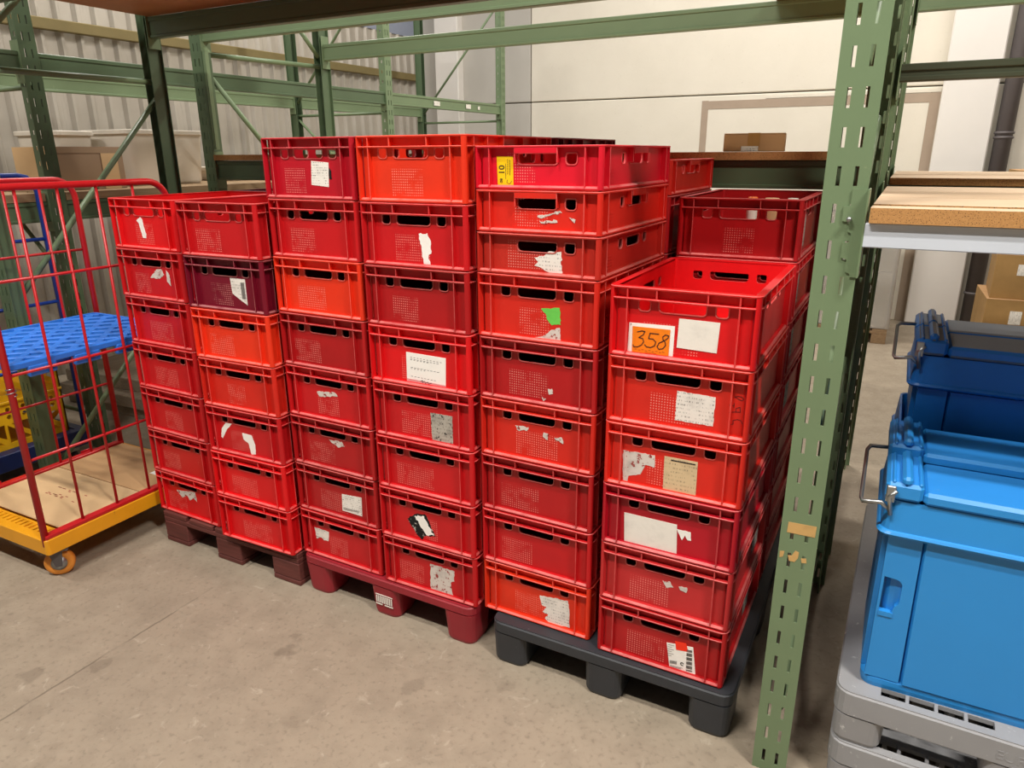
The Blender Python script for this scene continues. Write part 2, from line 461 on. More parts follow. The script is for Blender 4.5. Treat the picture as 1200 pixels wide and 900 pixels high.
# corrugated left wall
b = MB(); pitch_c, ztop = .1485, 3.02
prof = []
y = -7.0 + .06
while y < WY:
    prof += [(y, 0), (y + .085, 0), (y + .105, .032), (y + .1285, .032)]
    y += pitch_c
vs = []; fs = []
for (yy, dd) in prof:
    for z in (0, ztop):
        vs.append((WX - .04 + dd, min(yy, WY), z))
for i in range(len(prof) - 1):
    fs.append((2 * i, 2 * i + 2, 2 * i + 3, 2 * i + 1))
b.add(vs, fs)
nv = len(prof)
b.box(WX - .3, WX - .06, -7, WY + .3, 0, ztop)
wl = tag(b.obj('wall_left', M_CORR), kind='structure')
slab('upper_cladding', WX - .3, WX - .02, -7, WY + .3, ztop, 6.6, M_BLUEWALL, wl)
b = MB(); b.box(WX - .004, WX + .05, -6.9, WY - .05, 2.515, 2.595, .006)
tag(b.obj('trim_1', M_GIRT), kind='structure')
# back wall of large cast panels
wb = empty('wall_back', (0, WY, 0)); tag(wb, kind='structure')
g = .006
for x0, x1 in ((-5.05, -3.45), (-3.45, .98), (.98, 5.2), (5.2, 9.0)):
    for z0, z1 in ((0.0, 2.225), (2.225, 4.5), (4.5, 6.6)):
        bb = MB(); bb.box(x0 + g, x1 - g, 0, .2, z0 + g * (z0 > 0), z1 - g, .008)
        bb.obj('concrete_panel', M_GREYWALL if x1 < -3 else M_CREAM, wb)
bb = MB(); bb.box(-5.05, 9.0, .05, .3, 0, 6.6); bb.obj('joint_backing', M_JOINT, wb)
for x0, x1, z0, z1 in ((-1.40, -1.33, 0, 2.17), (-1.33, .73, 2.085, 2.165), (.73, .815, 0, 2.17)):
    bb = MB(); bb.box(x0, x1, -.004, .01, z0, z1); bb.obj('mortar_band', M_MORTAR, wb)
bb = MB(); bb.box(-.75, .815, -.007, .01, 2.172, 2.20); bb.obj('panel_lip', M_CREAM, wb)
slab('trim_2', .82, 1.25, WY - .16, WY + .02, 0, 6.6, M_PILASTER, c=.01)
slab('trim_3', -4.72, -4.385, WY - .12, WY + .02, 0, 6.6, M_PILASTER, c=.01)
pp = empty('downpipe', (1.36, WY - .1, 0)); tag(pp, 'dark grey downpipe with a coupling beside the white pilaster', 'pipe')
b = MB(); b.tube([(0, 0, 0), (0, 0, 6.5)], .07, 16); b.obj('pipe_run', M_PIPE, pp)
for z in (.35, 1.76, 1.80):
    b = MB(); b.lathe([(.072, z - .012), (.08, z - .008), (.08, z + .008), (.072, z + .012)], (0, 0, 0), n=16); b.obj('coupling', M_PIPE, pp)

# ------------------------------------------------------------------ lamps
for x, y, z, w, lab in LAMPS:
    e = empty('tube_lamp', (x, y, z)); tag(e, lab, 'lamp', 'ceiling lamps of the hall')
    b = MB(); b.box(-.8, .8, -.07, .07, .0, .06, .01); b.obj('housing', M_WHITEPL, e)
    for sy in (-.035, .035):
        b = MB(); b.tube([(-.75, sy, -.02), (.75, sy, -.02)], .013, 8); b.obj('tube', M_LAMP, e)
    for sx in (-.6, .6):
        b = MB(); b.tube([(sx, 0, .06), (sx, 0, 6.6 - z)], .004, 6); b.obj('hanger', M_STEEL, e)
    L = bpy.data.lights.new('lamp_light', 'AREA'); L.shape = 'RECTANGLE'; L.size = 1.5; L.size_y = .16; L.energy = w; L.color = (1, .95, .88)
    lo = bpy.data.objects.new('lamp_light', L); COL.objects.link(lo); lo.parent = e; lo.location = (0, 0, -.04)

# ------------------------------------------------------------------ crates
H2, H1 = .1927, .1178
HX, HY, INS = .198, .298, .018

def slot_hole(cx, w, zt, zb, r=.009):
    x0, x1 = cx - w / 2, cx + w / 2
    return arc_pts(x0 + r, zb + r, r, 180, 270, 3) + arc_pts(x1 - r, zb + r, r, 270, 360, 3) + arc_pts(x1 - .003, zt - .003, .003, 0, 90, 1) + arc_pts(x0 + .003, zt - .003, .003, 90, 180, 1)

def grow(pts, d):
    cx = sum(p[0] for p in pts) / len(pts); cy = sum(p[1] for p in pts) / len(pts)
    x0, x1 = min(p[0] for p in pts), max(p[0] for p in pts); y0, y1 = min(p[1] for p in pts), max(p[1] for p in pts)
    return [(cx + (p[0] - cx) * (1 + 2 * d / (x1 - x0)), cy + (p[1] - cy) * (1 + 2 * d / (y1 - y0))) for p in pts]

def crate_mesh(name, kind):
    b = MB(); deep = kind == 'deep'; H = H2 if deep else H1
    A, B, r, t = HX - INS, HY - INS, .012, .003
    ledge = H - .030
    top0 = H - .005
    zt = ledge - .007 if deep else H - .022
    zb = zt - .027
    # sides: (origin, ux, half straight length, hole list)
    hs = [slot_hole(0, .122, zt, zb, .012), slot_hole(.101, .030, zt, zb)]
    if deep: hs.append(slot_hole(-.101, .030, zt, zb))
    hl = [slot_hole(0, .11, zt, zb, .012), slot_hole(.105, .028, zt, zb), slot_hole(-.105, .028, zt, zb)]
    for o, ux, half, holes, n in (((0, -B, 0), (1, 0, 0), A - r, hs, (0, -1, 0)), ((0, B, 0), (-1, 0, 0), A - r, hs, (0, 1, 0)),
                                  ((A, 0, 0), (0, 1, 0), B - r, hl, (1, 0, 0)), ((-A, 0, 0), (0, -1, 0), B - r, hl, (-1, 0, 0))):
        outer = [(-half, .003), (half, .003), (half, H - .002), (-half, H - .002)]
        b.plate(outer, holes, o, ux, (0, 0, 1), t, 0, 1)
        O = Vector(o) + Vector(n) * .0022
        for h in holes:     # raised lip round each opening
            b.plate(grow(h, .0028), [h], O, ux, (0, 0, 1), .0025, 1, 1)
    for cx, cy, a0 in ((A - r, B - r, 0), (-A + r, B - r, 90), (-A + r, -B + r, 180), (A - r, -B + r, 270)):
        po = arc_pts(cx, cy, r, a0, a0 + 90, 5); pi = arc_pts(cx, cy, r - t, a0, a0 + 90, 5)
        vs = [(x, y, z) for z in (.003, H - .002) for x, y in po] + [(x, y, z) for z in (.003, H - .002) for x, y in pi]
        fs = []
        for i in range(5):
            fs.append((i, i + 1, 6 + i + 1, 6 + i)); fs.append((12 + i + 1, 12 + i, 18 + i, 18 + i + 1))
        b.add(vs, fs, 0)
    b.box(-A + .002, A - .002, -B + .002, B - .002, .003, .008)
    # hoops
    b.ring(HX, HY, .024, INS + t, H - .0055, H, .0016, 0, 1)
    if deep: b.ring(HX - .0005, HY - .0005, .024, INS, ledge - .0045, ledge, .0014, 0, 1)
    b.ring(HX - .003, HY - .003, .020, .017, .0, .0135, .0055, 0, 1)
    # slim rounded corner pillars, nearly flush with the rim
    rp = .0125; px, py = HX - .003 - rp, HY - .003 - rp
    for cx, cy, a0 in ((px, py, 0), (-px, py, 90), (-px, -py, 180), (px, -py, 270)):
        sx, sy = (1 if cx > 0 else -1), (1 if cy > 0 else -1)
        out = arc_pts(cx, cy, rp, a0, a0 + 90, 4)
        inn = (cx - sx * .004, cy - sy * .004)
        b.loft([[(x, y, z) for x, y in out + [inn]] for z in (.004, top0)], 0, True, True, False)
    # ribs
    w = .0017
    def rib(side, s, z0, z1, d):
        if side in (0, 1):
            y0, y1 = (-B - d, -B + .001) if side == 0 else (B - .001, B + d)
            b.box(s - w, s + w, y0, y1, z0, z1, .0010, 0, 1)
        else:
            x0, x1 = (A - .001, A + d) if side == 2 else (-A - d, -A + .001)
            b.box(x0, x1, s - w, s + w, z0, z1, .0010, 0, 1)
    top = ledge - .004 if deep else H - .005
    for side in range(4):
        short = side < 2
        for s in ((-.145, .145) if short else (-.245, .245)): rib(side, s, .006, top, INS - .0012)
        if deep:
            for s in ((-.145, -.066, .066, .145) if short else (-.245, -.165, -.066, .066, .165, .245)): rib(side, s, ledge - .001, H - .005, INS - .0012)
        elif kind == 'hooded':
            for s in (-.064, .064):
                rib(side, s, zb + .004, top, INS - .002)
    if kind == 'hooded':
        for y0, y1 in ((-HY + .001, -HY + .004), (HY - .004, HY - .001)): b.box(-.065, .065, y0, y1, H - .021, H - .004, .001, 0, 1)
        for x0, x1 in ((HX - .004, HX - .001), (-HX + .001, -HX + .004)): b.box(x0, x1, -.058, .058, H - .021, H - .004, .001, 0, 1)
    # stacked horizontal moulding lines on long sides
    for sx in (-1, 1):
        for q in range(8):
            z = .02 + q * .0085
            if z < H - .06:
                x0, x1 = sorted((sx * (A - .0005), sx * (A + .0014)))
                b.box(x0, x1, -.225, -.17, z, z + .003, 0, 0)
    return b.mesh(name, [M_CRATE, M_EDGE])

ME = {'deep': crate_mesh('deep_crate', 'deep'), 'hooded': crate_mesh('shallow_crate_hooded', 'hooded'), 'shallow': crate_mesh('shallow_crate', 'shallow')}

PAL = {  # srgb-like base colours
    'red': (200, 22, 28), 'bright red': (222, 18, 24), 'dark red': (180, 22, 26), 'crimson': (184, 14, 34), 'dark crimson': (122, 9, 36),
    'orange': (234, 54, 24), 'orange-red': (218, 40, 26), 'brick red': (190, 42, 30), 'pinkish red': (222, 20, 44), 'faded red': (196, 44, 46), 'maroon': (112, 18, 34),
}

def poly_label(parent, name, pts, style, depth=0.0, jag=0.0, label=None):
    """thin paper piece on the front panel of a crate; pts = (x, z) on that panel"""
    P = []
    rng = random.Random(hash((round(pts[0][0] * 1000), round(pts[0][1] * 1000))) & 0xffff)
    n = len(pts)
    for i in range(n):
        a, c = pts[i], pts[(i + 1) % n]
        P.append(a)
        L = math.hypot(c[0] - a[0], c[1] - a[1])
        m = int(L / .007) if jag else 0
        for q in range(1, m):
            t = q / m
            P.append((a[0] + (c[0] - a[0]) * t + rng.uniform(-jag, jag), a[1] + (c[1] - a[1]) * t + rng.uniform(-jag, jag)))
    area = sum(P[i][0] * P[(i + 1) % len(P)][1] - P[(i + 1) % len(P)][0] * P[i][1] for i in range(len(P)))
    if area < 0: P = P[::-1]
    b = MB()
    b.plate(P, [], (0, -(HY - INS) - .0007 - depth, 0), (1, 0, 0), (0, 0, 1), .0006)
    o = b.obj(name, PAPER[style], parent)
    if label: o['label'] = label
    return o

def strokes(parent, name, lines, w, depth, mat, label=None):
    b = MB(); y = -(HY - INS) - .0008 - depth
    for L in lines:
        for i in range(len(L) - 1):
            p, q = Vector((L[i][0], L[i][1])), Vector((L[i + 1][0], L[i + 1][1]))
            d = (q - p)
            if d.length < 1e-6: continue
            d.normalize(); nn = Vector((-d.y, d.x)) * w; e = d * w * .7
            c = [p - e + nn, p - e - nn, q + e - nn, q + e + nn]
            b.add([(k2.x, y, k2.y) for k2 in c], [(0, 1, 2, 3)])
    o = b.obj(name, mat, parent)
    if label: o['label'] = label
    return o

def text_mesh(name, body, size, mat, extrude=.0003):
    cu = bpy.data.curves.new(name + '_curve', 'FONT'); cu.body = body; cu.size = size; cu.extrude = extrude; cu.resolution_u = 3
    cu.align_x = 'CENTER'; cu.align_y = 'CENTER'
    tmp = bpy.data.objects.new(name + '_tmp', cu); COL.objects.link(tmp)
    dg = bpy.context.evaluated_depsgraph_get()
    me = bpy.data.meshes.new_from_object(tmp.evaluated_get(dg)); me.name = name
    bpy.data.objects.remove(tmp, do_unlink=True); bpy.data.curves.remove(cu)
    me.materials.clear(); me.materials.append(mat)
    return me

# column: (x, y, turn, base height, stack phrase)
COLS = {
    'c1': (-2.096, .006, -.012, .1445, "brown pallet's {} stack next to trolley"),
    'c2': (-1.652, -.034, .030, .1445, "brown pallet's {} stack next to red pallet"),
    'c3': (-1.241, .0116, -.008, .1602, "red pallet's {} stack next to brown pallet"),
    'c4': (-.8315, -.002, .010, .1602, "red pallet's {} stack next to black pallet"),
    'c5': (-.427, .0236, -.008, .1602, "black pallet's {} stack next to red pallet"),
    'c6': (0.0, 0.0, 0.0, .1602, "black pallet's {} stack next to green upright"),
}
R_, BR, DR, CR, DC, OR, OE, BK, PK, FD, MR = 'red', 'bright red', 'dark red', 'crimson', 'dark crimson', 'orange', 'orange-red', 'brick red', 'pinkish red', 'faded red', 'maroon'
FRONT = {
    'c1': [BR, R_, R_, R_, R_, R_, BR],
    'c2': [BR, BR, R_, OE, OR, DC, R_],
    'c3': [R_, DR, DR, R_, DR, OR, R_, CR],
    'c4': [R_, R_, R_, R_, BR, DR, R_, OR],
    'c5': [OR, R_, DR, OE, DR, OE, ('shallow', BK), ('hooded', OE), ('hooded', PK)],
    'c6': [DR, FD, CR, OE, OE, BR],
}
REAR = {
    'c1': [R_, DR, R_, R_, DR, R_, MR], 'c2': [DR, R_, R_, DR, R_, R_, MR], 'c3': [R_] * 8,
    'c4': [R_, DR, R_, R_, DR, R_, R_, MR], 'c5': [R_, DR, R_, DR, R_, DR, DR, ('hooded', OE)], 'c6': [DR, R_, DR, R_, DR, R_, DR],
}
S3 = lambda *a: list(a)
# stickers per (column, index from bottom): (kind of piece, outline on the end panel, paper, ragged edge), phrase for the label
STK = {
    ('c1', 7): ([('paper_scrap', [(-.05, .11), (-.024, .124), (-.013, .113), (-.011, .085), (-.003, .059), (-.007, .044), (-.026, .044), (-.033, .072), (-.038, .099)], 'white', .001)], 'white scrap'),
    ('c1', 6): ([('paper_scrap', [(-.018, .084), (.026, .119), (.059, .12), (.068, .1), (.036, .083)], 'torn', .002), ('paper_scrap', [(.083, .121), (.101, .1), (.101, .058), (.081, .075)], 'torn', .002)], 'label scraps'),
    ('c1', 1): ([('paper_scrap', [(-.079, .108), (.045, .128), (.048, .08), (.027, .095), (.004, .077), (-.012, .098), (-.045, .079)], 'torn', .002)], 'pale scrap'),
    ('c2', 6): ([('paper_label', [(.022, .122), (.095, .122), (.094, .028), (.055, .049), (.026, .066)], 'torn_text', 0)], 'cut label'),
    ('c2', 3): ([('paper_scrap', [(-.1, .125), (-.067, .125), (-.1, .095), (-.127, .055), (-.135, .061), (-.126, .097)], 'white', .001), ('paper_scrap', [(-.017, .096), (.032, .094), (.045, .056), (.042, .017), (.019, .011), (.011, .056), (-.014, .071)], 'white', .001)], 'curved scraps'),
    ('c3', 8): ([('paper_label', [(.011, .121), (.083, .116), (.077, .041), (.004, .047)], 'text', 0), ('paper_scrap', [(.084, .101), (.092, .09), (.092, .065), (.081, .067)], 'black', .001)], 'white label'),
    ('c3', 4): ([('paper_scrap', [(-.06, .102), (.025, .111), (.04, .097), (-.014, .09), (-.048, .085)], 'torn', .003)], 'pale scrap'),
    ('c3', 3): ([('paper_scrap', [(-.022, .118), (.04, .12), (.051, .104), (.019, .094)], 'torn', .003)], 'pale scrap'),
    ('c3', 2): ([('paper_label', [(.018, .099), (.112, .105), (.108, .028), (.014, .03)], 'text', 0)], 'white label'),
    ('c3', 1): ([('paper_label', [(-.138, .114), (-.064, .112), (-.071, .07), (-.093, .068), (-.106, .077), (-.132, .066)], 'torn_text', .0015)], 'torn label'),
    ('c4', 7): ([('paper_scrap', [(.017, .103), (.048, .107), (.057, .089), (.061, .054), (.049, .036), (.056, .011), (.031, .012), (.027, .045), (.021, .074)], 'white', .003)], 'torn label'),
    ('c4', 5): ([('paper_label', [(-.052, .112), (.099, .109), (.095, .008), (-.054, .010)], 'white', 0)], 'large label'),
    ('c4', 4): ([('paper_label', [(.029, .108), (.113, .109), (.112, .01), (.032, .01)], 'grey', .001)], 'grey label'),
    ('c4', 2): ([('paper_scrap', [(-.084, .081), (-.052, .106), (-.01, .116), (.008, .091), (.031, .039), (-.014, .03), (-.027, .009), (-.048, .03), (-.07, .059)], 'black', .003),
                 ('paper_scrap', [(-.052, .1), (-.012, .108), (.0, .085), (.026, .042), (-.006, .036), (-.018, .052), (-.032, .068)], 'white', .004)], 'black label'),
    ('c4', 1): ([('paper_label', [(.001, .115), (.101, .112), (.099, .071), (.084, .063), (.088, .026), (.093, .01), (.063, .009), (-.002, .010)], 'torn', .002)], 'white label'),
    ('c5', 9): ([('paper_label', [(-.128, .09), (-.076, .089), (-.075, .01), (-.125, .012)], 'yellow', 0)], 'yellow label'),
    ('c5', 8): ([('paper_scrap', [(-.001, .048), (.068, .066), (.075, .06), (.03, .05), (.013, .043)], 'torn', .003), ('paper_scrap', [(.006, .036), (.06, .04), (.062, .034), (.012, .03)], 'torn', .003), ('paper_scrap', [(.096, .049), (.116, .044), (.113, .034)], 'torn', .002)], 'pale scrapes'),
    ('c5', 7): ([('paper_label', [(-.008, .053), (.021, .058), (.038, .073), (.075, .074), (.078, .01), (.043, .009), (.014, .025), (-.009, .03), (.003, .041)], 'torn_text', .003)], 'torn label'),
    ('c5', 6): ([('paper_scrap', [(.014, .101), (.073, .108), (.077, .059), (.049, .055), (.037, .067), (.029, .087)], 'green', .002), ('paper_scrap', [(-.012, .012), (.019, .019), (.049, .042), (.075, .05), (.079, .012), (.011, .009)], 'torn', .002)], 'green scrap'),
    ('c5', 5): ([('paper_scrap', [(.036, .054), (.05, .056), (.053, .04), (.04, .036)], 'torn', .003), ('paper_scrap', [(.017, .026), (.032, .022), (.024, .01)], 'torn', .003)], 'pale flecks'),
    ('c5', 4): ([('paper_scrap', [(-.074, .111), (-.028, .113), (-.034, .099), (-.067, .097)], 'torn', .003), ('paper_scrap', [(.024, .105), (.043, .103), (.037, .082), (.021, .091)], 'torn', .003), ('paper_scrap', [(.06, .095), (.085, .1), (.09, .08), (.066, .088)], 'torn', .003)], 'pale flecks'),
    ('c5', 1): ([('paper_label', [(.013, .105), (.114, .116), (.12, .08), (.122, .017), (.091, .013), (.049, .010), (.033, .022), (.044, .043), (.024, .045), (.038, .069), (.02, .071)], 'torn_text', .002)], 'torn label'),
    ('c6', 6): ([('paper_label', [(-.141, .093), (-.017, .095), (-.018, .0085), (-.143, .0085)], 'white', 0), ('paper_label', [(-.007, .117), (.098, .116), (.095, .036), (-.009, .039)], 'plain', 0)], 'numbered 358'),
    ('c6', 5): ([('paper_label', [(.001, .113), (.103, .11), (.102, .029), (0, .029)], 'torn_text', .001)], 'scrawled digits'),
    ('c6', 4): ([('paper_label', [(-.142, .107), (-.049, .109), (-.049, .071), (-.075, .075), (-.088, .043), (-.123, .031), (-.125, .013), (-.139, .012)], 'torn', .0015), ('paper_label', [(-.022, .113), (.07, .113), (.071, .01), (-.021, .011)], 'cream', 0)], 'two labels'),
    ('c6', 3): ([('paper_label', [(-.129, .106), (.027, .105), (.032, .0085), (-.125, .0085)], 'plain', 0), ('paper_scrap', [(.028, .092), (.067, .092), (.07, .066), (.06, .065), (.052, .078), (.044, .061)], 'white', .001)], 'white label'),
    ('c6', 2): ([('paper_scrap', [(-.003, .105), (.02, .108), (.03, .092), (.01, .085)], 'torn', .003), ('paper_scrap', [(.045, .1), (.071, .105), (.068, .086), (.05, .09)], 'torn', .003)], 'pale flecks'),
    ('c6', 1): ([('paper_label', [(.022, .094), (.101, .105), (.114, .014), (.036, .009)], 'white', 0), ('tape_strip', [(.047, .108), (.08, .112), (.088, .085), (.052, .079)], 'tape', 0)], 'barcode label'),
}
ORD = ['bottom', 'second', 'third', 'fourth', 'fifth', 'sixth', 'seventh', 'eighth', 'ninth']
CRATES = {}
for rear, table in ((0, FRONT), (1, REAR)):
    for col, stack in table.items():
        x0, y0, t, zb, phrase = COLS[col]
        z = zb
        rng = random.Random(ord(col[1]) * 31 + rear)
        for i, spec in enumerate(stack):
            kind, cn = spec if isinstance(spec, tuple) else ('deep', spec)
            tt = t + rng.uniform(-.004, .004)
            lx, ly = .2, .3 + rear * .622
            t = COLS[col][2] * (.25 if rear else 1.0); tt = t + rng.uniform(-.004, .004)
            cx = x0 + math.cos(t) * lx - math.sin(t) * ly + rng.uniform(-.0008, .0008)
            cy = y0 + math.sin(t) * lx + math.cos(t) * ly + rng.uniform(-.002, .002)
            o = link('plastic_crate' if kind == 'deep' else 'shallow_plastic_crate', ME[kind], None, (cx, cy, z), tt)
            c = PAL[cn]
            jit = 1 + rng.uniform(-.05, .05)
            o.color = (*[min(1, v * jit) for v in lin(c)], rng.random())
            z += H2 if kind == 'deep' else H1
            pos = 'top' if i == len(stack) - 1 else ORD[i]
            st_ = STK.get((col, i + 1)) if not rear else None
            extra = (', ' + st_[1]) if st_ else ''
            pos = (pos + ' crate') if pos in ('top', 'bottom') else pos + ' crate up'
            shallow = 'shallow ' if kind != 'deep' else ''
            tag(o, f"{pos}, {shallow}{cn}{extra}, {phrase.format('rear' if rear else 'front')}", 'crate', 'red stacking crates on the three pallets')
            CRATES[(col, i + 1, rear)] = o
            if st_:
                for q, (nm, pts, sty, jag) in enumerate(st_[0]):
                    poly_label(o, nm, pts, sty, .0006 * q, jag)

# --- writing and print on the labels
o = CRATES[('c6', 6, 0)]
poly_label(o, 'orange_card', [(-.131, .084), (-.028, .0845), (-.029, .013), (-.130, .011)], 'orange', .0012, 0, 'orange card with handwritten 358')
strokes(o, 'handwritten_number', [
    [(-.117, .070), (-.104, .074), (-.096, .073), (-.1, .064), (-.112, .055), (-.101, .053), (-.098, .045), (-.104, .035), (-.114, .029), (-.125, .028), (-.127, .033)],
    [(-.058, .070), (-.082, .070), (-.085, .055), (-.073, .055), (-.065, .048), (-.068, .037), (-.079, .031), (-.09, .032), (-.095, .037)],
    [(-.031, .068), (-.040, .070), (-.047, .064), (-.046, .057), (-.040, .050), (-.038, .042), (-.045, .032), (-.056, .029), (-.061, .036), (-.056, .046), (-.041, .055), (-.033, .062), (-.031, .068)]],
    .0011, .0020, M_INK)
strokes(o, 'small_print', [[(x, .0225 - .002 * (i % 2)), (x + .006, .0225 - .002 * (i % 2))] for i, x in enumerate([-.122 + .0095 * q for q in range(9)])] + [[(-.095, .016), (-.062, .016)]], .0004, .0020, M_INK)
strokes(o, 'tack', [[(-.136, .089), (-.135, .089)]], .0012, .0012, M_INK)
o = CRATES[('c6', 5, 0)]
strokes(o, 'pen_marks', [
    [(.151, .119), (.160, .122), (.168, .121), (.174, .116), (.169, .111), (.159, .115), (.151, .119)], [(.151, .102), (.151, .090)], [(.139, .095), (.151, .095)],
    [(.140, .075), (.148, .077), (.156, .079), (.168, .080), (.166, .093), (.157, .089), (.157, .078)], [(.152, .055), (.153, .045), (.148, .043)], [(.152, .055), (.162, .059), (.172, .057), (.176, .049)]],
    .0007, 0, M_INK)
o = CRATES[('c6', 4, 0)]
strokes(o, 'printed_heading', [[(-.002 + .0085 * q, .1045), (-.002 + .0085 * q + .0058, .1045)] for q in range(8)], .0017, .0012, M_INK)
o = CRATES[('c6', 1, 0)]
bars = []
for q in range(26):
    bars.append([(.0835 + .0007 * q * .16, .0905 - .0029 * q), (.0985 + .0012 * q * .16, .0925 - .0029 * q)])
strokes(o, 'barcode', [L for i, L in enumerate(bars) if i % 5 != 3], .0009, .0006, M_INKGREY)
strokes(o, 'barcode', [[(.036 + .0022 * q, .036 + .0004 * q), (.0365 + .0022 * q, .025 + .0004 * q)] for q in range(10)], .0006, .0006, M_INKGREY)
strokes(o, 'round_mark', [[(.0765, .038), (.0735, .0405), (.0695, .0395), (.0685, .035), (.071, .0315), (.0755, .0315)]], .0014, .0006, M_INK)
strokes(o, 'small_print', [[(.027, .089 - .0075 * q), (.027 + (.012 if q % 2 else .018), .0905 - .0075 * q)] for q in range(6)] + [[(.037, .019), (.075, .0215)], [(.037, .015), (.07, .0175)]], .0006, .0006, M_INKGREY)
o = CRATES[('c4', 5, 0)]
lines = []
for z, n, ln in ((.096, 10, .006), (.09, 9, .007), (.087, 6, .005), (.062, 9, .008), (.058, 5, .005), (.032, 8, .007)):
    for q in range(n):
        x = -.036 + q * .0125
        lines.append([(x, z - q * .0004), (x + ln, z - q * .0004)])
strokes(o, 'printed_lines', lines, .0007, 0, M_INK)['kind'] = 'stuff'
strokes(o, 'pink_band', [[(-.05, .018), (.092, .014)]], .0045, 0, M_PINK)
strokes(o, 'signature', [[(.0, .02), (.008, .024), (.006, .016), (.016, .022), (.018, .015), (.028, .021), (.03, .014), (.042, .019)]], .0008, .0003, M_INK)
o = CRATES[('c3', 2, 0)]
strokes(o, 'barcode', [[(.022 + .0034 * q, .044 + .0002 * q), (.022 + .0034 * q, .036 + .0002 * q)] for q in range(22)], .0007, .0006, M_INKGREY)
o = CRATES[('c2', 6, 0)]
strokes(o, 'barcode', [[(.072, .108 - .003 * q), (.089, .108 - .003 * q)] for q in range(20)], .0008, .0006, M_INKGREY)
o = CRATES[('c5', 9, 0)]
def text_on(o, name, body, size, x, z, rot, mat, depth):
    t_ = link(name, text_mesh(name, body, size, mat, .0002), o, (x, -(HY - INS) - .0010 - depth, z))
    t_.rotation_euler = Matrix.Rotation(math.pi / 2, 4, 'X').to_euler()
    t_.rotation_euler = (Matrix.Rotation(math.pi / 2, 4, 'X') @ Matrix.Rotation(rot, 4, 'Z')).to_euler()
    return t_
text_on(o, 'printed_number', '01', .026, -.113, .054, -math.pi / 2, M_INK, .0003)
text_on(o, 'printed_number', '80', .0125, -.114, .025, -math.pi / 2, M_INK, .0003)
strokes(o, 'small_print', [[(-.093, .082 - .006 * q), (-.093, .0785 - .006 * q)] for q in range(7)] + [[(-.086, .08 - .007 * q), (-.086, .075 - .007 * q)] for q in range(6)] + [[(-.099, .07), (-.099, .03)]], .0007, .0003, M_INK)
strokes(o, 'round_mark', [[(-.094, .027), (-.096, .021), (-.09, .0165), (-.084, .018), (-.081, .024)]], .0007, .0003, M_INK)

# grey paper on the long side of the crates beside the upright
for (i, rear_), (y0, y1, z0, z1) in {(1, 0): (.05, .13, .03, .13), (2, 0): (.1, .2, .04, .13), (5, 1): (-.2, -.06, .03, .13), (6, 1): (-.2, -.08, .03, .13), (7, 1): (-.22, -.08, .03, .135), (4, 1): (-.15, -.02, .03, .13)}.items():
    o = CRATES[('c6', i, rear_)]
    b = MB(); b.plate([(y0, z0), (y1, z0), (y1, z1), (y0 + .01, z1)], [], (HX - INS + .0016, 0, 0), (0, 1, 0), (0, 0, 1), .0006)
    b.obj('paper_label', PAPER['grey'], o)

# ------------------------------------------------------------------ pallets
def foot_mesh(hx, hy, h, m, flare=1.12, r=.03):
    b = MB()
    rings = []
    for z, f in ((0, .93), (.012, 1.0), (h * .6, 1 + (flare - 1) * .5), (h, flare)):
        rings.append([(x, y, z) for x, y in rrect(hx * f, hy * f, r, 4)])
    b.loft(rings, 0)
    return b.mesh('pallet_foot', [m])

def plastic_pallet(name, W, D, H, loc, rz, mat, label, fx, fy, flare=1.12, deck=.045, runner_axis='y', group=None):
    e = empty(name, loc, rz); tag(e, label, 'pallet', group)
    # origin: front-left corner
    b = MB()
    holes = []
    if deck > .07:
        for x in [.105 + .064 * q for q in range(4)] + [.5 + .064 * q for q in range(3)]:
            holes.append([(x, .028), (x + .056, .028), (x + .056, .058), (x, .058)])
    for q in range(6):
        x0 = W * (.10 + q * .14)
        for y0 in (D * .12, D * .38, D * .64):
            holes.append([(x0, y0), (x0 + W * .1, y0), (x0 + W * .1, y0 + D * .2), (x0, y0 + D * .2)])
    out = shift(rrect(W / 2 - .004, D / 2 - .004, .035), W / 2, D / 2)
    b.plate(out, holes, (0, 0, H), (1, 0, 0), (0, 1, 0), .012)
    b2 = MB(); b2.ring(W / 2, D / 2, .04, .02, H - deck, H - .001, .006, 0, 0)
    b.add([(x + W / 2, y + D / 2, z) for x, y, z in b2.v], b2.f)
    for q in range(1, 6):
        b.box(W * q / 6 - .006, W * q / 6 + .006, .07, D - .02, H - deck, H - .01)
    for q in range(1, 4):
        b.box(.02, W - .02, D * q / 4 - .006, D * q / 4 + .006, H - deck, H - .01)
    b.obj('deck', mat, e)
    fm = foot_mesh(fx, fy, H - deck + .001, mat, flare)
    mx, my = fx * flare + .004, fy * flare + .002
    for X in (mx, W / 2, W - mx):
        for Y in (my, D / 2, D - my):
            link('foot', fm, e, (X, Y, 0.0))
    for q in range(3):
        b = MB()
        if runner_axis == 'y':
            X = (mx, W / 2, W - mx)[q]; b.box(X - fx * .8, X + fx * .8, my, D - my, .001, .018, .004)
        else:
            Y = (my, D / 2, D - my)[q]; b.box(mx, W - mx, Y - fy * .8, Y + fy * .8, .001, .018, .004)
        b.obj('runner', mat, e)
    return e

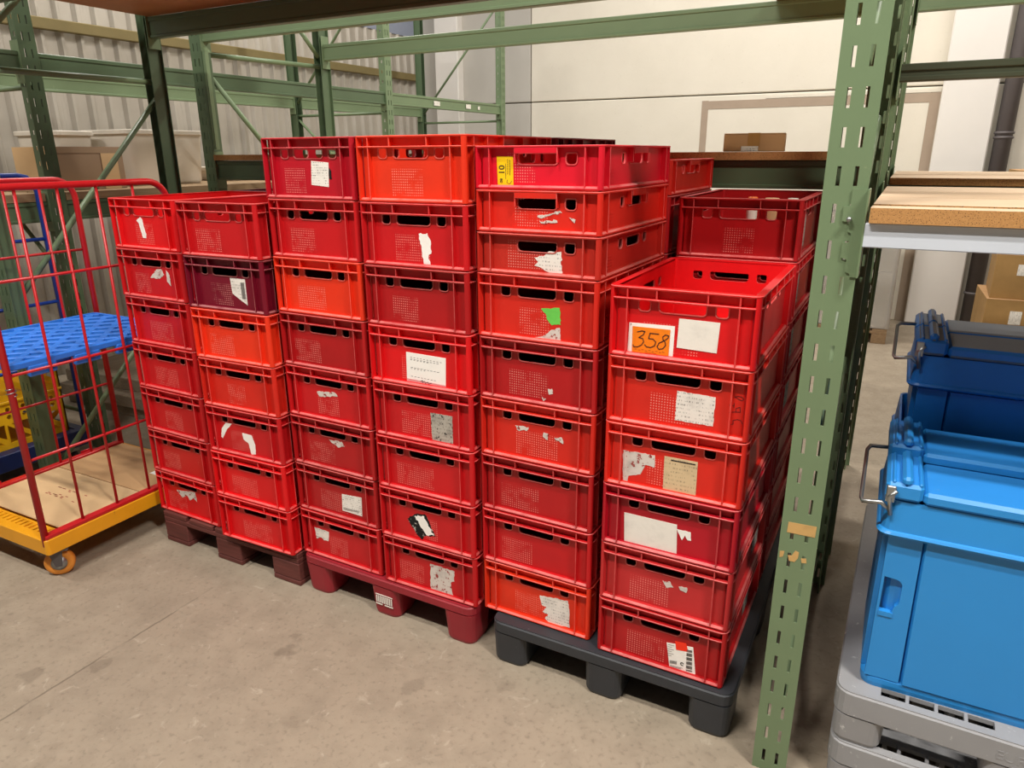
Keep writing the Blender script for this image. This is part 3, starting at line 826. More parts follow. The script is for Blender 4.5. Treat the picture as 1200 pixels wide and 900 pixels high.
pal_c = plastic_pallet('plastic_pallet', .80, 1.20, .160, (-.368, -.018, 0), .004, M_BLACKPL, 'black moulded plastic pallet under the crates beside the green upright', .06, .075, 1.05)
pal_b = plastic_pallet('plastic_pallet', .79, 1.20, .160, (-1.232, .002, 0), -.006, M_REDPL, 'dark red plastic pallet with white print on its middle foot', .058, .062, 1.12, .038)
pr = empty('print_mark', (.395, -.0, 0), 0, pal_b)
bpy.data.objects.remove(pr, do_unlink=True)
b = MB()
for q in range(9):
    b.box(.360 + q * .0085, .365 + q * .0085, -.0012, 0, .055, .083)
b.box(.358, .436, -.0012, 0, .087, .0905); b.box(.358, .388, -.0012, 0, .046, .05); b.box(.398, .436, -.0012, 0, .046, .05)
po = b.obj('white_print', PAPER['plain'], pal_b, (0, 0, 0))
po.location = (0, .0045, 0)
# wooden pallet
e = empty('wooden_pallet', (-2.056, 0.0, 0), .002); tag(e, 'dark brown stained wooden pallet under the crates beside the cage trolley', 'pallet')
for X in (0, .3275, .655):
    for Y in (0, .53, 1.06):
        b = MB(); b.box(X, X + .145, Y, Y + .14, .022, .1, .004); b.obj('block', M_WOOD, e)
for X in (0, .3275, .655):
    b = MB(); b.box(X + .0, X + .145, 0, 1.2, 0, .0215, .003); b.obj('runner_board', M_WOOD, e)
for Y in (0, .53, 1.06):
    b = MB(); b.box(0, .80, Y, Y + .14, .1005, .122, .003); b.obj('stringer_board', M_WOOD, e)
for X in (0, .17, .3275, .50, .655):
    b = MB(); b.box(X, X + .145, 0, 1.2, .1225, .144, .003); b.obj('deck_board', M_WOOD, e)

# ------------------------------------------------------------------ racks
def post_mesh(h, w=.088, d=.075, side_holes=True):
    """C-section upright; slotted face looks to -y, open side to +y; origin at front left bottom corner"""
    b = MB(); t = .003
    P, sh, sw = .0775, .04, .008
    c1, c2 = w * .31, w * .70
    z = 0.0; s0 = .03
    b.box(0, w, 0, t, 0, s0)
    while s0 + sh < h - .01:
        b.box(0, c1 - sw / 2, 0, t, s0, s0 + sh); b.box(c1 + sw / 2, c2 - sw / 2, 0, t, s0, s0 + sh); b.box(c2 + sw / 2, w, 0, t, s0, s0 + sh)
        nx = s0 + P
        b.box(0, w, 0, t, s0 + sh, min(nx, h)); s0 = nx
    b.box(0, w, 0, t, s0, h) if s0 < h else None
    for x0, x1 in ((.014, .014 + t), (w - .014 - t, w - .014)):
        s0 = .05
        b.box(x0, x1, t, d, 0, s0)
        while side_holes and s0 + .02 < h - .01:
            b.box(x0, x1, t, d * .5, s0, s0 + .022); b.box(x0, x1, d * .5 + .012, d, s0, s0 + .022)
            nx = s0 + .0775; b.box(x0, x1, t, d, s0 + .022, min(nx, h)); s0 = nx
        if s0 < h: b.box(x0, x1, t, d, s0, h)
    b.box(.014, .019, d - t, d, 0, h); b.box(w - .019, w - .014, d - t, d, 0, h)
    return b.mesh('rack_post', [M_GREEN])

PM = post_mesh(3.25)
PMS = PM.copy(); PMS.materials.clear(); PMS.materials.append(M_GREENSHADE)
PMD = post_mesh(3.25, side_holes=False); PMD.materials.clear(); PMD.materials.append(M_GREENSHADE)

def post(rack, x, y, rz, me=None): return link('upright', me or PM, rack, (x, y, 0), rz)

def beam(rack, p0, p1, z0, z1, mat, depth=.045, name='beam', clips=True):
    """box beam between two points (x, y); hollow-looking C front with lips"""
    a, c = Vector((*p0, 0)), Vector((*p1, 0)); L = (c - a).length; rz = math.atan2(c.y - a.y, c.x - a.x)
    b = MB(); h = z1 - z0
    b.box(0, L, -depth / 2 + .006, depth / 2 - .006, z0 + .004, z1 - .004)
    b.box(0, L, -depth / 2, depth / 2, z1 - .022, z1, .003)
    b.box(0, L, -depth / 2, depth / 2, z0, z0 + .016, .003)
    o = b.obj(name, mat, rack, (a.x, a.y, 0), rz)
    if clips:
        for X in (-.002, L - .002):
            k2 = MB(); k2.box(X, X + .004, -depth / 2 - .012, depth / 2 + .012, z0 - .05, z1 + .05, .001)
            k2.obj('end_plate', M_GREEN, o)
    return o

def brace(rack, p, q, r=.013, mat=None, name='brace'):
    b = MB(); b.tube([p, q], r, 8); return b.obj(name, mat or M_GREEN, rack)

W_, D_ = .088, .075
XL = -2.985
# --- rack over the crates (and the bay of blue boxes)
r1 = empty('pallet_rack', (.55, 0, 0)); tag(r1, 'green pallet rack with slotted uprights standing over the red crates', 'rack')
def R1(o): return o
def reloc(rack, items):
    for o in items: o.location = Vector(o.location) - Vector(rack.location)
its = []
its += [post(r1, .507, -.062, 0)]
its += [post(r1, .507 + W_, .985, math.pi), post(r1, XL, -.005, 0, PMD), post(r1, XL + W_, .985, math.pi, PMD)]
its += [post(r1, 3.99, -.062, 0), post(r1, 3.99 + W_, .985, math.pi)]
its += [beam(r1, (XL + W_, .945), (.507, .945), 2.225, 2.325, M_GREENSHADE), beam(r1, (XL + W_, .03), (.507, -.03), 2.225, 2.325, M_GREENSHADE)]
wbm = MB(); wbm.box(.597, 3.99, -.084, -.044, 1.456, 1.5065, .002); its += [wbm.obj('white_beam', M_WHITEBEAM, r1), beam(r1, (.507 + W_, .95), (3.99, .95), 1.44, 1.506, M_GREENSHADE, .04)]
its += [beam(r1, (.507 + W_, .95), (3.99, .95), 1.856, 1.908, plain('rack_green_deep_shade', (62, 68, 50), .45), .04)]  # backlit rear beam, its shade painted in as a very dark rack green
its[-3]['label'] = 'white painted front beam'
fx_ = XL + W_ / 2
for (y0, z0, y1, z1) in ((.03, 2.012, .95, 2.018), (.05, 1.01, .94, 1.935), (.06, .14, .95, .99), (.03, 1.49, -.0, 1.49), (.05, 2.05, .94, 2.95)):
    its += [brace(r1, (fx_, y0, z0), (fx_, y1, z1), .014)]
fx2 = .507 + W_ / 2
for (y0, z0, y1, z1) in ((.0, .2, .93, .95), (.0, 1.0, .93, 1.75), (.0, 1.80, .93, 2.55), (.0, .17, .93, .17)):
    its += [brace(r1, (fx2, y0, z0), (fx2, y1, z1), .013)]
# beam clip on the near upright
b = MB()
b.box(.596, .600, -.085, -.02, 1.39, 1.575, .001)
b.plate([(.566, 1.574), (.5965, 1.574), (.5965, 1.389), (.582, 1.389), (.582, 1.396), (.572, 1.40), (.572, 1.426), (.560, 1.430), (.560, 1.462), (.574, 1.463), (.574, 1.482), (.566, 1.486), (.566, 1.505), (.553, 1.508), (.553, 1.538), (.566, 1.540)], [], (0, -.066, 0), (1, 0, 0), (0, 0, 1), .0035)
clip = b.obj('beam_clip', M_GREEN, r1); its.append(clip)
b = MB(); b.lathe([(.0, 0), (.006, 0), (.006, .006), (.003, .009)], (.567, -.070, 1.512), (0, -1, 0), 6); bolt = b.obj('bolt', M_STEEL, clip)
b = MB(); b.plate([(.522, .746), (.587, .747), (.588, .777), (.523, .775)], [], (0, -.0628, 0), (1, 0, 0), (0, 0, 1), .0007); its.append(b.obj('paper_label', PAPER['tan'], r1))
for pts in ([(.511, .69), (.522, .692), (.520, .676), (.512, .672)], [(.531, .683), (.54, .684), (.547, .7), (.556, .697), (.555, .68), (.548, .668), (.535, .668)], [(.562, .682), (.574, .685), (.576, .672), (.565, .67)]):
    b = MB(); b.plate(pts[::-1], [], (0, -.0628, 0), (1, 0, 0), (0, 0, 1), .0007); its.append(b.obj('paper_scrap', PAPER['tan'], r1))
reloc(r1, its)
# --- rack behind it
r2 = empty('pallet_rack', (.55, 1.22, 0)); tag(r2, 'green pallet rack standing back to back behind the crate rack', 'rack')
its = []
for X, me in ((XL, PMD), (.507, PM), (3.99, PM)):
    its += [post(r2, X, 1.235, 0, me), post(r2, X + W_, 2.285, math.pi, me)]
for x0, x1 in ((XL + W_, .507), (.507 + W_, 3.99)):
    its += [beam(r2, (x0, 2.245), (x1, 2.245), 2.245, 2.345, M_GREEN), beam(r2, (x0, 1.27), (x1, 1.27), 2.245, 2.345, M_GREEN)]
its += [beam(r2, (XL + W_, 1.265), (.507, 1.265), 1.512, 1.618, M_GREENSHADE), beam(r2, (XL + W_, 2.25), (.507, 2.25), 1.535, 1.618, M_GREENSHADE)]
its += [beam(r2, (.507 + W_, 1.265), (3.99, 1.265), 1.44, 1.532, M_GREENSHADE), beam(r2, (.507 + W_, 2.25), (3.99, 2.25), 1.44, 1.532, M_GREENSHADE)]
for (y0, z0, y1, z1) in ((1.28, 2.19, 2.24, 2.21), (1.29, 2.10, 2.2, 1.16), (2.05, 2.43, 2.22, 2.27), (1.3, .2, 2.2, 1.1)):
    its += [brace(r2, (fx_, y0, z0), (fx_, y1, z1), .014)]
for (y0, z0, y1, z1) in ((1.3, .2, 2.2, 1.0), (1.3, 1.1, 2.2, 1.9), (1.3, .17, 2.2, .17)):
    its += [brace(r2, (fx2, y0, z0), (fx2, y1, z1), .013)]
b = MB(); b.box(XL + W_ + .002, XL + W_ + .022, 1.238, 1.262, 1.68, 2.20); its.append(b.obj('channel', M_GREEN, r2))
reloc(r2, its)
# --- rack along the corrugated wall
r3 = empty('pallet_rack', (-3.37, .53, 0)); tag(r3, 'green pallet rack running along the pale corrugated wall', 'rack')
its = []
for Y in (-2.4, .50, 3.45, 5.46):
    its += [post(r3, -3.33, Y, math.pi / 2, PMS if Y < 1 else PM), post(r3, -4.44, Y + W_, -math.pi / 2, PMD)]
for y0, y1 in ((-2.4 + W_, .50), (.50 + W_, 3.45), (3.45 + W_, 5.46)):
    its += [beam(r3, (-3.365, y0), (-3.365, y1), 2.05, 2.15, M_GREEN if y0 > 3 else M_GREENSHADE), beam(r3, (-4.405, y0), (-4.405, y1), 2.05, 2.15, M_GREEN)]
    if y0 < 3: its += [beam(r3, (-3.365, y0), (-3.365, y1), 1.315, 1.42, M_GREENSHADE), beam(r3, (-4.405, y0), (-4.405, y1), 1.315, 1.42, M_GREENSHADE)]
front_beam = its[8 + 4 * 2]
for Y in (.545, 3.495, 5.505):
    its += [brace(r3, (-4.40, Y, 1.985), (-3.37, Y, 1.985), .012), brace(r3, (-4.40, Y, .2), (-3.37, Y, .2), .012)]
its += [brace(r3, (-3.40, 5.505, 3.12), (-4.38, 5.505, 2.08), .012), brace(r3, (-3.40, 3.495, 3.1), (-4.38, 3.495, 2.1), .012), brace(r3, (-3.40, 3.495, 1.1), (-4.38, 3.495, 1.95), .012), brace(r3, (-3.40, .545, 1.0), (-4.38, .545, 1.9), .012)]
for (y, w2) in ((4.18, .10), (4.75, .09), (4.98, .04)):
    b = MB(); b.box(-.001 - 3.3415, -3.3405, y, y + w2, 2.078, 2.118 if w2 > .05 else 2.11); its.append(b.obj('shelf_ticket', PAPER['text'], r3))
reloc(r3, its)

# ------------------------------------------------------------------ shelf boards
def board(name, x0, x1, y0, y1, z0, z1, face, edge, label, group=None):
    b = MB(); b.box(x0, x1, y0, y1, z0, z1)
    me = b.mesh(name, [face, edge])
    for p in me.polygons: p.material_index = 0 if abs(p.normal.z) > .5 else 1
    o = link(name, me, None, ((x0 + x1) / 2, (y0 + y1) / 2, z0))
    for v in me.vertices: v.co -= Vector(o.location)
    return tag(o, label, 'shelf board', group)

board('shelf_board', XL + W_ + .004, .50, -.05, .93, 2.3265, 2.346, M_BOARDDARK, M_OSB, 'wide brown board lying on the rack beams above the crates')
GB = 'loose boards on the shelf above the blue boxes'
for i, (y0, y1, lab) in enumerate(((-.095, -.018, 'narrow pale chipboard strip on the white front beam'), (.032, .33, 'pale chipboard board behind the front strip above the blue boxes'), (.335, .64, 'middle pale chipboard board above the blue boxes'), (.645, .985, 'rearmost pale chipboard board of the shelf above the blue boxes'))):
    board('shelf_board', .606, 3.98, y0, y1, 1.5075, 1.5385, M_BOARD, M_OSB, lab, GB)
board('shelf_board', .606, 3.98, 1.235, 1.70, 1.5335, 1.558, M_BOARD, M_OSB, 'front board on the rear rack shelf beyond the blue boxes')
board('shelf_board', .606, 3.98, 1.72, 2.27, 1.5335, 1.558, M_BOARD, M_OSB, 'back board on the rear rack shelf beyond the blue boxes')
board('shelf_board', XL + W_ + .004, .50, 1.225, 2.28, 1.6195, 1.650, M_BOARD, M_OSB, 'long chipboard shelf behind the crates carrying a small carton')
board('shelf_board', -.02, .50, 1.24, 2.28, 2.3465, 2.375, M_BOARDDARK, M_OSB, 'short brown board on top of the rear rack')
for i, (x0, x1, lab) in enumerate(((-4.43, -4.06, 'plank nearest the corrugated wall on the wall rack shelf'), (-4.05, -3.70, 'middle plank on the wall rack shelf'), (-3.69, -3.34, 'front plank on the wall rack shelf'))):
    board('shelf_board', x0, x1, .60, 3.44, 1.4215, 1.462, M_PALEWOOD, M_PALEWOOD, lab, 'planks on the wall rack shelf')
for i, (x0, x1, lab) in enumerate(((-4.43, -3.92, 'inner plank of the wall rack shelf behind the cage trolley'), (-3.90, -3.34, 'outer plank of the wall rack shelf behind the cage trolley'))):
    board('shelf_board', x0, x1, -2.3, .49, 1.4215, 1.462, M_PALEWOOD, M_PALEWOOD, lab, 'planks on the wall rack shelf')

# ------------------------------------------------------------------ goods on shelves
def carton(name, loc, rz, w, d, h, label, mats=(M_CARD, M_CARD2), tape=True, lab=None, group=None):
    e = empty(name, loc, rz); tag(e, label, 'box', group)
    b = MB(); b.box(-w / 2, w / 2, -d / 2, d / 2, 0, h, .003)
    o = b.obj('carton_body', mats[0], e)
    for s in (-1, 1):
        b = MB(); y0, y1 = sorted((0.0015 * s, s * d / 2)); b.box(-w / 2, w / 2, y0, y1, h, h + .003); b.obj('flap', mats[1], e)
    if tape:
        b = MB(); b.box(-.025, .025, -d / 2 - .0012, d / 2 + .0012, h * .25, h + .0042); b.obj('tape', M_TAPE, e)
    if lab:
        b = MB(); b.box(lab[0], lab[1], -d / 2 - .0028, -d / 2 - .0014, lab[2], lab[3]); b.obj('shipping_label', PAPER['text'], e)
    return e
carton('small_carton', (.045, 1.66, 1.651), .12, .25, .2, .072, 'small taped carton with white label on the chipboard shelf', lab=(-.05, .02, .002, .022))
# open carton with flaps standing on the wall rack
e = empty('open_carton', (-3.72, .89, 1.463), 0.0); tag(e, 'open brown carton with raised flaps on the wall rack shelf', 'box')
b = MB(); b.box(-.2, .2, -.2, .2, 0, .20, .002); b.obj('carton_body', M_CARDIN, e)
for (x0, x1, y0, y1, z0, z1, m_) in ((.197, .203, -.2, .2, .20, .235, M_CARDIN), (-.203, -.197, -.2, .2, .20, .235, M_CARD), (-.2, .2, -.207, -.201, .02, .235, M_CARD2), (-.2, .2, .197, .203, .2, .23, M_CARD)):
    b = MB(); b.box(x0, x1, y0, y1, z0, z1); b.obj('flap', m_, e)
b = MB(); b.box(.2035, .2045, .06, .16, .0, .2); b.obj('tape', M_CARD2, e)
def bin_(name, loc, rz, w, d, h, label, mat):
    e = empty(name, loc, rz); tag(e, label, 'bin', 'white bins on the wall rack shelf')
    b = MB(); b.loft([[(x, y, z) for x, y in rrect(w / 2 * f, d / 2 * f, .05, 4)] for z, f in ((0, .9), (.02, .93), (h - .03, 1.0))], 0, True, False, True); 
    b.loft([[(x, y, z) for x, y in rrect(w / 2 * f - .004, d / 2 * f - .004, .046, 4)][::-1] for z, f in ((h - .03, 1.0), (.03, .93))], 0, False, True, True)
    b.obj('bin_body', mat, e)
    b = MB(); b.ring(w / 2 + .015, d / 2 + .015, .06, .02, h - .03, h, .004); b.obj('rim', mat, e)
    return e
bin_('white_bin', (-4.19, 1.10, 1.463), 0, .42, .26, .335, 'white plastic bin behind the open brown carton', M_WHITEPL)
bin_('white_bin', (-3.96, 1.57, 1.463), 0, .5, .56, .345, 'white plastic bin beside the open brown carton', M_WHITEPL)
bin_('white_bin', (-4.08, 2.45, 1.463), 0, .5, .6, .10, 'low white tray on the wall rack shelf', M_WHITEPL)

# contents of the rear crate beside the upright
zc = COLS['c6'][3] + 6 * H2 + .009
GJ = 'jars in the rear crate beside the upright'
for x, y, r, h, mb, mc, lab in ((.165, 1.06, .02, .165, M_WHITEPL, plain('orange_cap', (240, 120, 40), .4), 'jar with an orange cap in the rear crate'), (.232, 1.07, .03, .162, M_CARD, M_CARD2, 'tan cardboard tube standing in the rear crate'), (.305, 1.07, .022, .163, M_WHITEPL, M_WHITEPL, 'slim white jar beside the tan tube in the rear crate'), (.352, 1.05, .017, .164, M_WHITEPL, M_WHITEPL, 'white jar at the side wall of the rear crate')):
    e = empty('jar', (x, y, zc)); tag(e, lab, 'jar', GJ)
    b = MB(); b.lathe([(r * .95, 0), (r, .004), (r, h * .7), (r * .8, h * .82)], (0, 0, 0), n=14); b.obj('jar_body', mb, e)
    b = MB(); b.lathe([(r * .85, h * .8), (r * .9, h * .82), (r * .9, h - .004), (r * .8, h)], (0, 0, 0), n=14); b.obj('cap', mc, e)

# ------------------------------------------------------------------ red cage trolley
TX, TY = -2.49, -.055
tr = empty('cage_trolley', (TX, TY, 0), .015); tag(tr, 'roll cage trolley with red tube sides and yellow steel base', 'trolley')
hw, hl = .345, .405
b = MB(); b.ring(hw, hl, .012, .035, .132, .20, .004, 0, 0, 2)
for s in range(19):
    x = -hw + .05 + s * (2 * hw - .1) / 19
    for y0 in (-hl + .036, hl - .075): b.box(x, x + .02, y0, y0 + .04, .188, .196)
for y0, y1 in ((-hl + .074, -hl + .085), (hl - .085, hl - .074)): b.box(-hw + .03, hw - .03, y0, y1, .15, .197)
for s in (-.15, .15): b.box(s - .02, s + .02, -hl + .03, hl - .03, .14, .19)
b.box(-hw + .03, hw - .03, -hl + .085, hl - .085, .176, .186)
b.obj('base_frame', M_YELLOW, tr)
def castor(x, y, rz):
    e = empty('castor', (x, y, 0), rz, tr)
    b = MB(); b.lathe([(.030, -.014), (.036, -.017), (.050, -.017), (.056, -.010), (.056, .010), (.050, .017), (.036, .017), (.030, .014)], (0, 0, .0562), (0, 1, 0), 24); b.obj('wheel', M_WHEEL, e)
    b = MB(); b.lathe([(.0, -.019), (.03, -.019), (.03, .019), (0, .019)], (0, 0, .0562), (0, 1, 0), 16); b.obj('hub', M_STEEL, e)
    b = MB()
    for s in (-1, 1): b.plate([(-.012, .045), (.012, .045), (.03, .118), (-.022, .118)][::1], [], (0, s * .023 + (.0015 if s < 0 else .0015), 0), (1, 0, 0), (0, 0, 1), .003)
    b.box(-.045, .045, -.04, .04, .117, .1325, .003)
    b.obj('fork', M_PIPE, e)
for sx in (-1, 1):
    for sy in (-1, 1): castor(sx * (hw - .065), sy * (hl - .07), -2.0 + .3 * sx * sy)
def side(x, name):
    e = empty(name, (x, 0, 0), 0, tr)
    top, rr, Lh = 1.545, .09, hl - .012
    pts = [(0, -Lh, .17)] + [(0, -Lh + rr - rr * math.cos(math.radians(a)), top - rr + rr * math.sin(math.radians(a))) for a in range(0, 91, 15)] + \
          [(0, Lh - rr + rr * math.sin(math.radians(a)), top - rr + rr * math.cos(math.radians(a))) for a in range(0, 91, 15)] + [(0, Lh, .17)]
    b = MB(); b.tube(pts, .0135, 10); b.obj('hoop', M_REDPAINT, e)
    for y in (-.235, -.08, .075, .232):
        b = MB(); b.tube([(0, y, .205), (0, y, top - .01)], .006, 8); b.obj('bar', M_REDPAINT, e)
    for z in (.535, .875, 1.218):
        b = MB(); b.tube([(0, -Lh, z), (0, Lh, z)], .006, 8); b.obj('bar', M_REDPAINT, e)
    b = MB(); b.box(-.018, .018, -Lh - .006, Lh + .006, .2005, .216, .002); b.obj('foot_rail', M_REDPAINT, e)
    for y in (-.4 + .62, -.4 + .18) if x < 0 else (-.4 + .62,):
        b = MB(); x0, x1 = (.019, .024) if x > 0 else (-.024, -.019); b.box(x0, x1, y - .03, y + .03, .14, .225, .001); b.obj('hook_plate', M_REDPAINT, e)
side(hw - .02, 'side_panel'); side(-hw + .02, 'side_panel')
# string round the near post
b = MB(); b.tube([(hw - .02 + .016 * math.cos(a * .6), -hl + .012 + .016 * math.sin(a * .6), .80 + .0015 * a) for a in range(22)], .002, 5); b.obj('wire_tie', M_STEEL, tr)
# cardboard on the deck
mt = Matrix.Translation((TX, TY, 0)) @ Matrix.Rotation(.015, 4, 'Z')
def deck_sheet(x0, x1, y0, y1, z, lab, mat, marks=None):
    e = empty('cardboard_sheet', mt @ Vector(((x0 + x1) / 2, (y0 + y1) / 2, z)), .015); tag(e, lab, 'cardboard', 'cardboard sheets on the trolley deck')
    w, d = (x1 - x0) / 2, (y1 - y0) / 2
    b = MB(); b.box(-w, w, -d, d, 0, .006, .001); b.obj('sheet', mat, e)
    if marks:
        b = MB()
        for q in range(26):
            u, v = random.uniform(-.9, .9), random.choice((-.6, -.45, -.3, .3, .45))
            cx2, cy2 = marks[0] + u * .12, marks[1] + v * .06
            b.box(cx2 - .008, cx2 + .008, cy2 - .002, cy2 + .002, .0061, .0066)
        b.obj('red_print', plain('red_print', (150, 40, 40), .8), e)
    return e
deck_sheet(-.30, .30, -.315, .045, .2012, 'flat cardboard sheet with red print on the trolley deck', M_CARD2, (.02, .02))
deck_sheet(-.30, .30, .05, .385, .2012, 'plain flat cardboard sheet on the trolley deck', M_CARD)
b = MB(); b.box(.16, .27, .20, .30, .2075, .2085); pw = b.obj('paper_sheet', PAPER['white'], None, (TX, TY, 0)); tag(pw, 'white paper sheet lying on the cardboard in the trolley', 'paper')
# blue lattice shelf
sh = empty('lattice_shelf', (TX, TY, .882), .015); tag(sh, 'light blue plastic lattice shelf resting inside the red cage', 'shelf')
b = MB(); x_, y_ = hw - .034, hl - .03
b.ring(x_, y_, .03, .022, .004, .03, .004)
def clipseg(p, d, X, Y):
    t0, t1 = -9, 9
    for a, dd, lim in ((p[0], d[0], X), (p[1], d[1], Y)):
        if abs(dd) < 1e-9: continue
        u, v = sorted(((-lim - a) / dd, (lim - a) / dd)); t0, t1 = max(t0, u), min(t1, v)
    return (t0, t1) if t1 > t0 + .02 else None
for sgn in (-1, 1):
    a = math.radians(45 * sgn)
    d = (math.sin(a), math.cos(a)); nn = (d[1], -d[0])
    q = -.9
    while q < .9:
        sg = clipseg((nn[0] * q, nn[1] * q), d, x_ - .015, y_ - .015)
        if sg:
            Lm = (sg[0] + sg[1]) / 2; Lh = (sg[1] - sg[0]) / 2
            xf = Matrix.Translation((nn[0] * q + d[0] * Lm, nn[1] * q + d[1] * Lm, .018 + .0006 * sgn)) @ Matrix.Rotation(-a, 4, 'Z')
            b.box(-.0145, .0145, -Lh, Lh, -.010, .010, .003, xf=xf)
        q += .078
b.obj('lattice', M_SKYBLUE, sh)
for y in (-.31, -.13, .05, .23):
    for sd in (-1, 1):
        b = MB(); x0, x1 = sorted((sd * (x_ - .02), sd * (x_ + .003)))
        b.box(x0, x1, y, y + .11, -.034, .012, .006)
        b.obj('edge_tab', M_SKYBLUE, sh)

# ------------------------------------------------------------------ blue trolley with yellow crates behind
bt = empty('tube_trolley', (-3.52, .02, 0), 0); tag(bt, 'blue tube trolley loaded with yellow openwork crates behind the red cage', 'trolley')
X0, X1, Y0, Y1 = -.36, .38, -.34, .33
b = MB(); b.ring(.38, .345, .02, .05, .13, .22, .004, 0, 0, 2); b.box(-.35, .35, -.31, .31, .20, .215); b.obj('base_frame', M_NAVY, bt)
for x, y in ((-.3, -.27), (.3, -.27), (-.3, .27), (.3, .27)):
    b = MB(); b.lathe([(.02, -.015), (.05, -.012), (.05, .012), (.02, .015)], (x, y, .0502), (0, 1, 0), 16); b.obj('wheel', M_RUBBER, bt)
    b = MB(); b.box(x - .03, x + .03, y - .028, y + .028, .095, .131); b.obj('fork', M_STEEL, bt)
for x in (-.36, .365):
    r_ = .08; top = 1.56 if x > 0 else 1.28
    pts = [(x, Y0, .2)] + [(x, Y0 + r_ - r_ * math.cos(math.radians(a)), top - r_ + r_ * math.sin(math.radians(a))) for a in range(0, 91, 30)] + [(x, Y1 - r_ + r_ * math.sin(math.radians(a)), top - r_ + r_ * math.cos(math.radians(a))) for a in range(0, 91, 30)] + [(x, Y1, .2)]
    b = MB(); b.tube(pts, .013, 8); b.obj('hoop', M_BLUETUBE, bt)
    for z in (.62, .93, 1.25):
        b = MB(); b.tube([(x, Y0, z), (x, Y1, z)], .009, 8); b.obj('bar', M_BLUETUBE, bt)
    b = MB(); b.tube([(x, .155, .22), (x, .155, 1.25)], .008, 8); b.obj('bar', M_BLUETUBE, bt)
def truss_plate(b, o, ux, w, h, t, m=0):
    holes = []
    n = max(2, int(w / .13)); cw = (w - .03) / n
    for i in range(n):
        x0 = .02 + i * cw; x1 = x0 + cw - .012
        holes.append([(x0, .03), (x1 - .02, .03), (x0, h * .5)]); holes.append([(x1, .05), (x1, h * .52), (x0 + .02, h * .52)])
        for k2 in range(3):
            for r2 in range(2):
                cx2, cz2 = x0 + .018 + k2 * (cw - .03) / 3, h * .66 + r2 * h * .16
                holes.append([(cx2 + .013 * math.cos(math.radians(60 * a)), cz2 + .013 * math.sin(math.radians(60 * a))) for a in range(6)])
    b.plate([(0, 0), (w, 0), (w, h), (0, h)], holes, o, ux, (0, 0, 1), t, m)
def yellow_crate(loc, w, d, h, lab):
    e = empty('openwork_crate', loc); tag(e, lab, 'crate', 'yellow crates on the blue trolley')
    for nm, o, ux, ww in (('side_panel', (w / 2, -d / 2, 0), (0, 1, 0), d), ('side_panel', (-w / 2, d / 2, 0), (0, -1, 0), d), ('end_panel', (-w / 2, -d / 2, 0), (1, 0, 0), w), ('end_panel', (w / 2, d / 2, 0), (-1, 0, 0), w)):
        b = MB(); truss_plate(b, o, ux, ww, h, .008); b.obj(nm, M_YELLOWPL, e)
    b = MB(); b.box(-w / 2 + .005, w / 2 - .005, -d / 2 + .005, d / 2 - .005, .0, .01); b.obj('bottom', M_YELLOWPL, e)
    b = MB(); b.ring(w / 2 + .008, d / 2 + .008, .02, .016, h - .015, h, .003); b.obj('rim', M_YELLOWPL, e)
yellow_crate((-3.535, .0, .216), .64, .60, .25, 'lower yellow openwork crate on the blue trolley')
yellow_crate((-3.535, .0, .467), .64, .60, .25, 'upper yellow openwork crate on the blue trolley')

# planks under the wall rack
for i, (x, y, z, lab) in enumerate(((-3.9, 1.55, 0.0, 'lowest grey plank of the pile under the wall rack'), (-3.88, 1.5, .081, 'middle grey plank of the pile under the wall rack'), (-3.92, 1.58, .162, 'top grey plank of the pile under the wall rack'))):
    b = MB(); b.box(-.45, .45, -.6, .6, 0, .08, .004); tag(b.obj('timber_plank', M_GREYWOOD, None, (x, y, z), .04 * i), lab, 'plank', 'planks piled under the wall rack')

# ------------------------------------------------------------------ grey pallets and blue lidded boxes
for i, lab in enumerate(('lower grey plastic pallet under the blue lidded boxes', 'upper grey plastic pallet carrying the blue lidded boxes')):
    gp = plastic_pallet('plastic_pallet', .8, 1.2, .1595, (.688 - .004 * i, -.04, .16 * i), -.012, M_GREYPL, lab, .058, .07, 1.05, .075, 'y', 'grey pallets under the blue boxes')
    for body, sz, z in (('EURO', .036, .115), ('H 1', .020, .092)):
        t_ = link('raised_lettering', text_mesh('raised_lettering', body, sz, M_GREYPL, .0012), gp, (.405, .0005, z))
        t_.rotation_euler = (math.pi / 2, 0, 0)

def dust(o):
    for p in o.data.polygons: p.material_index = 1 if p.normal.z > .6 else 0
    return o

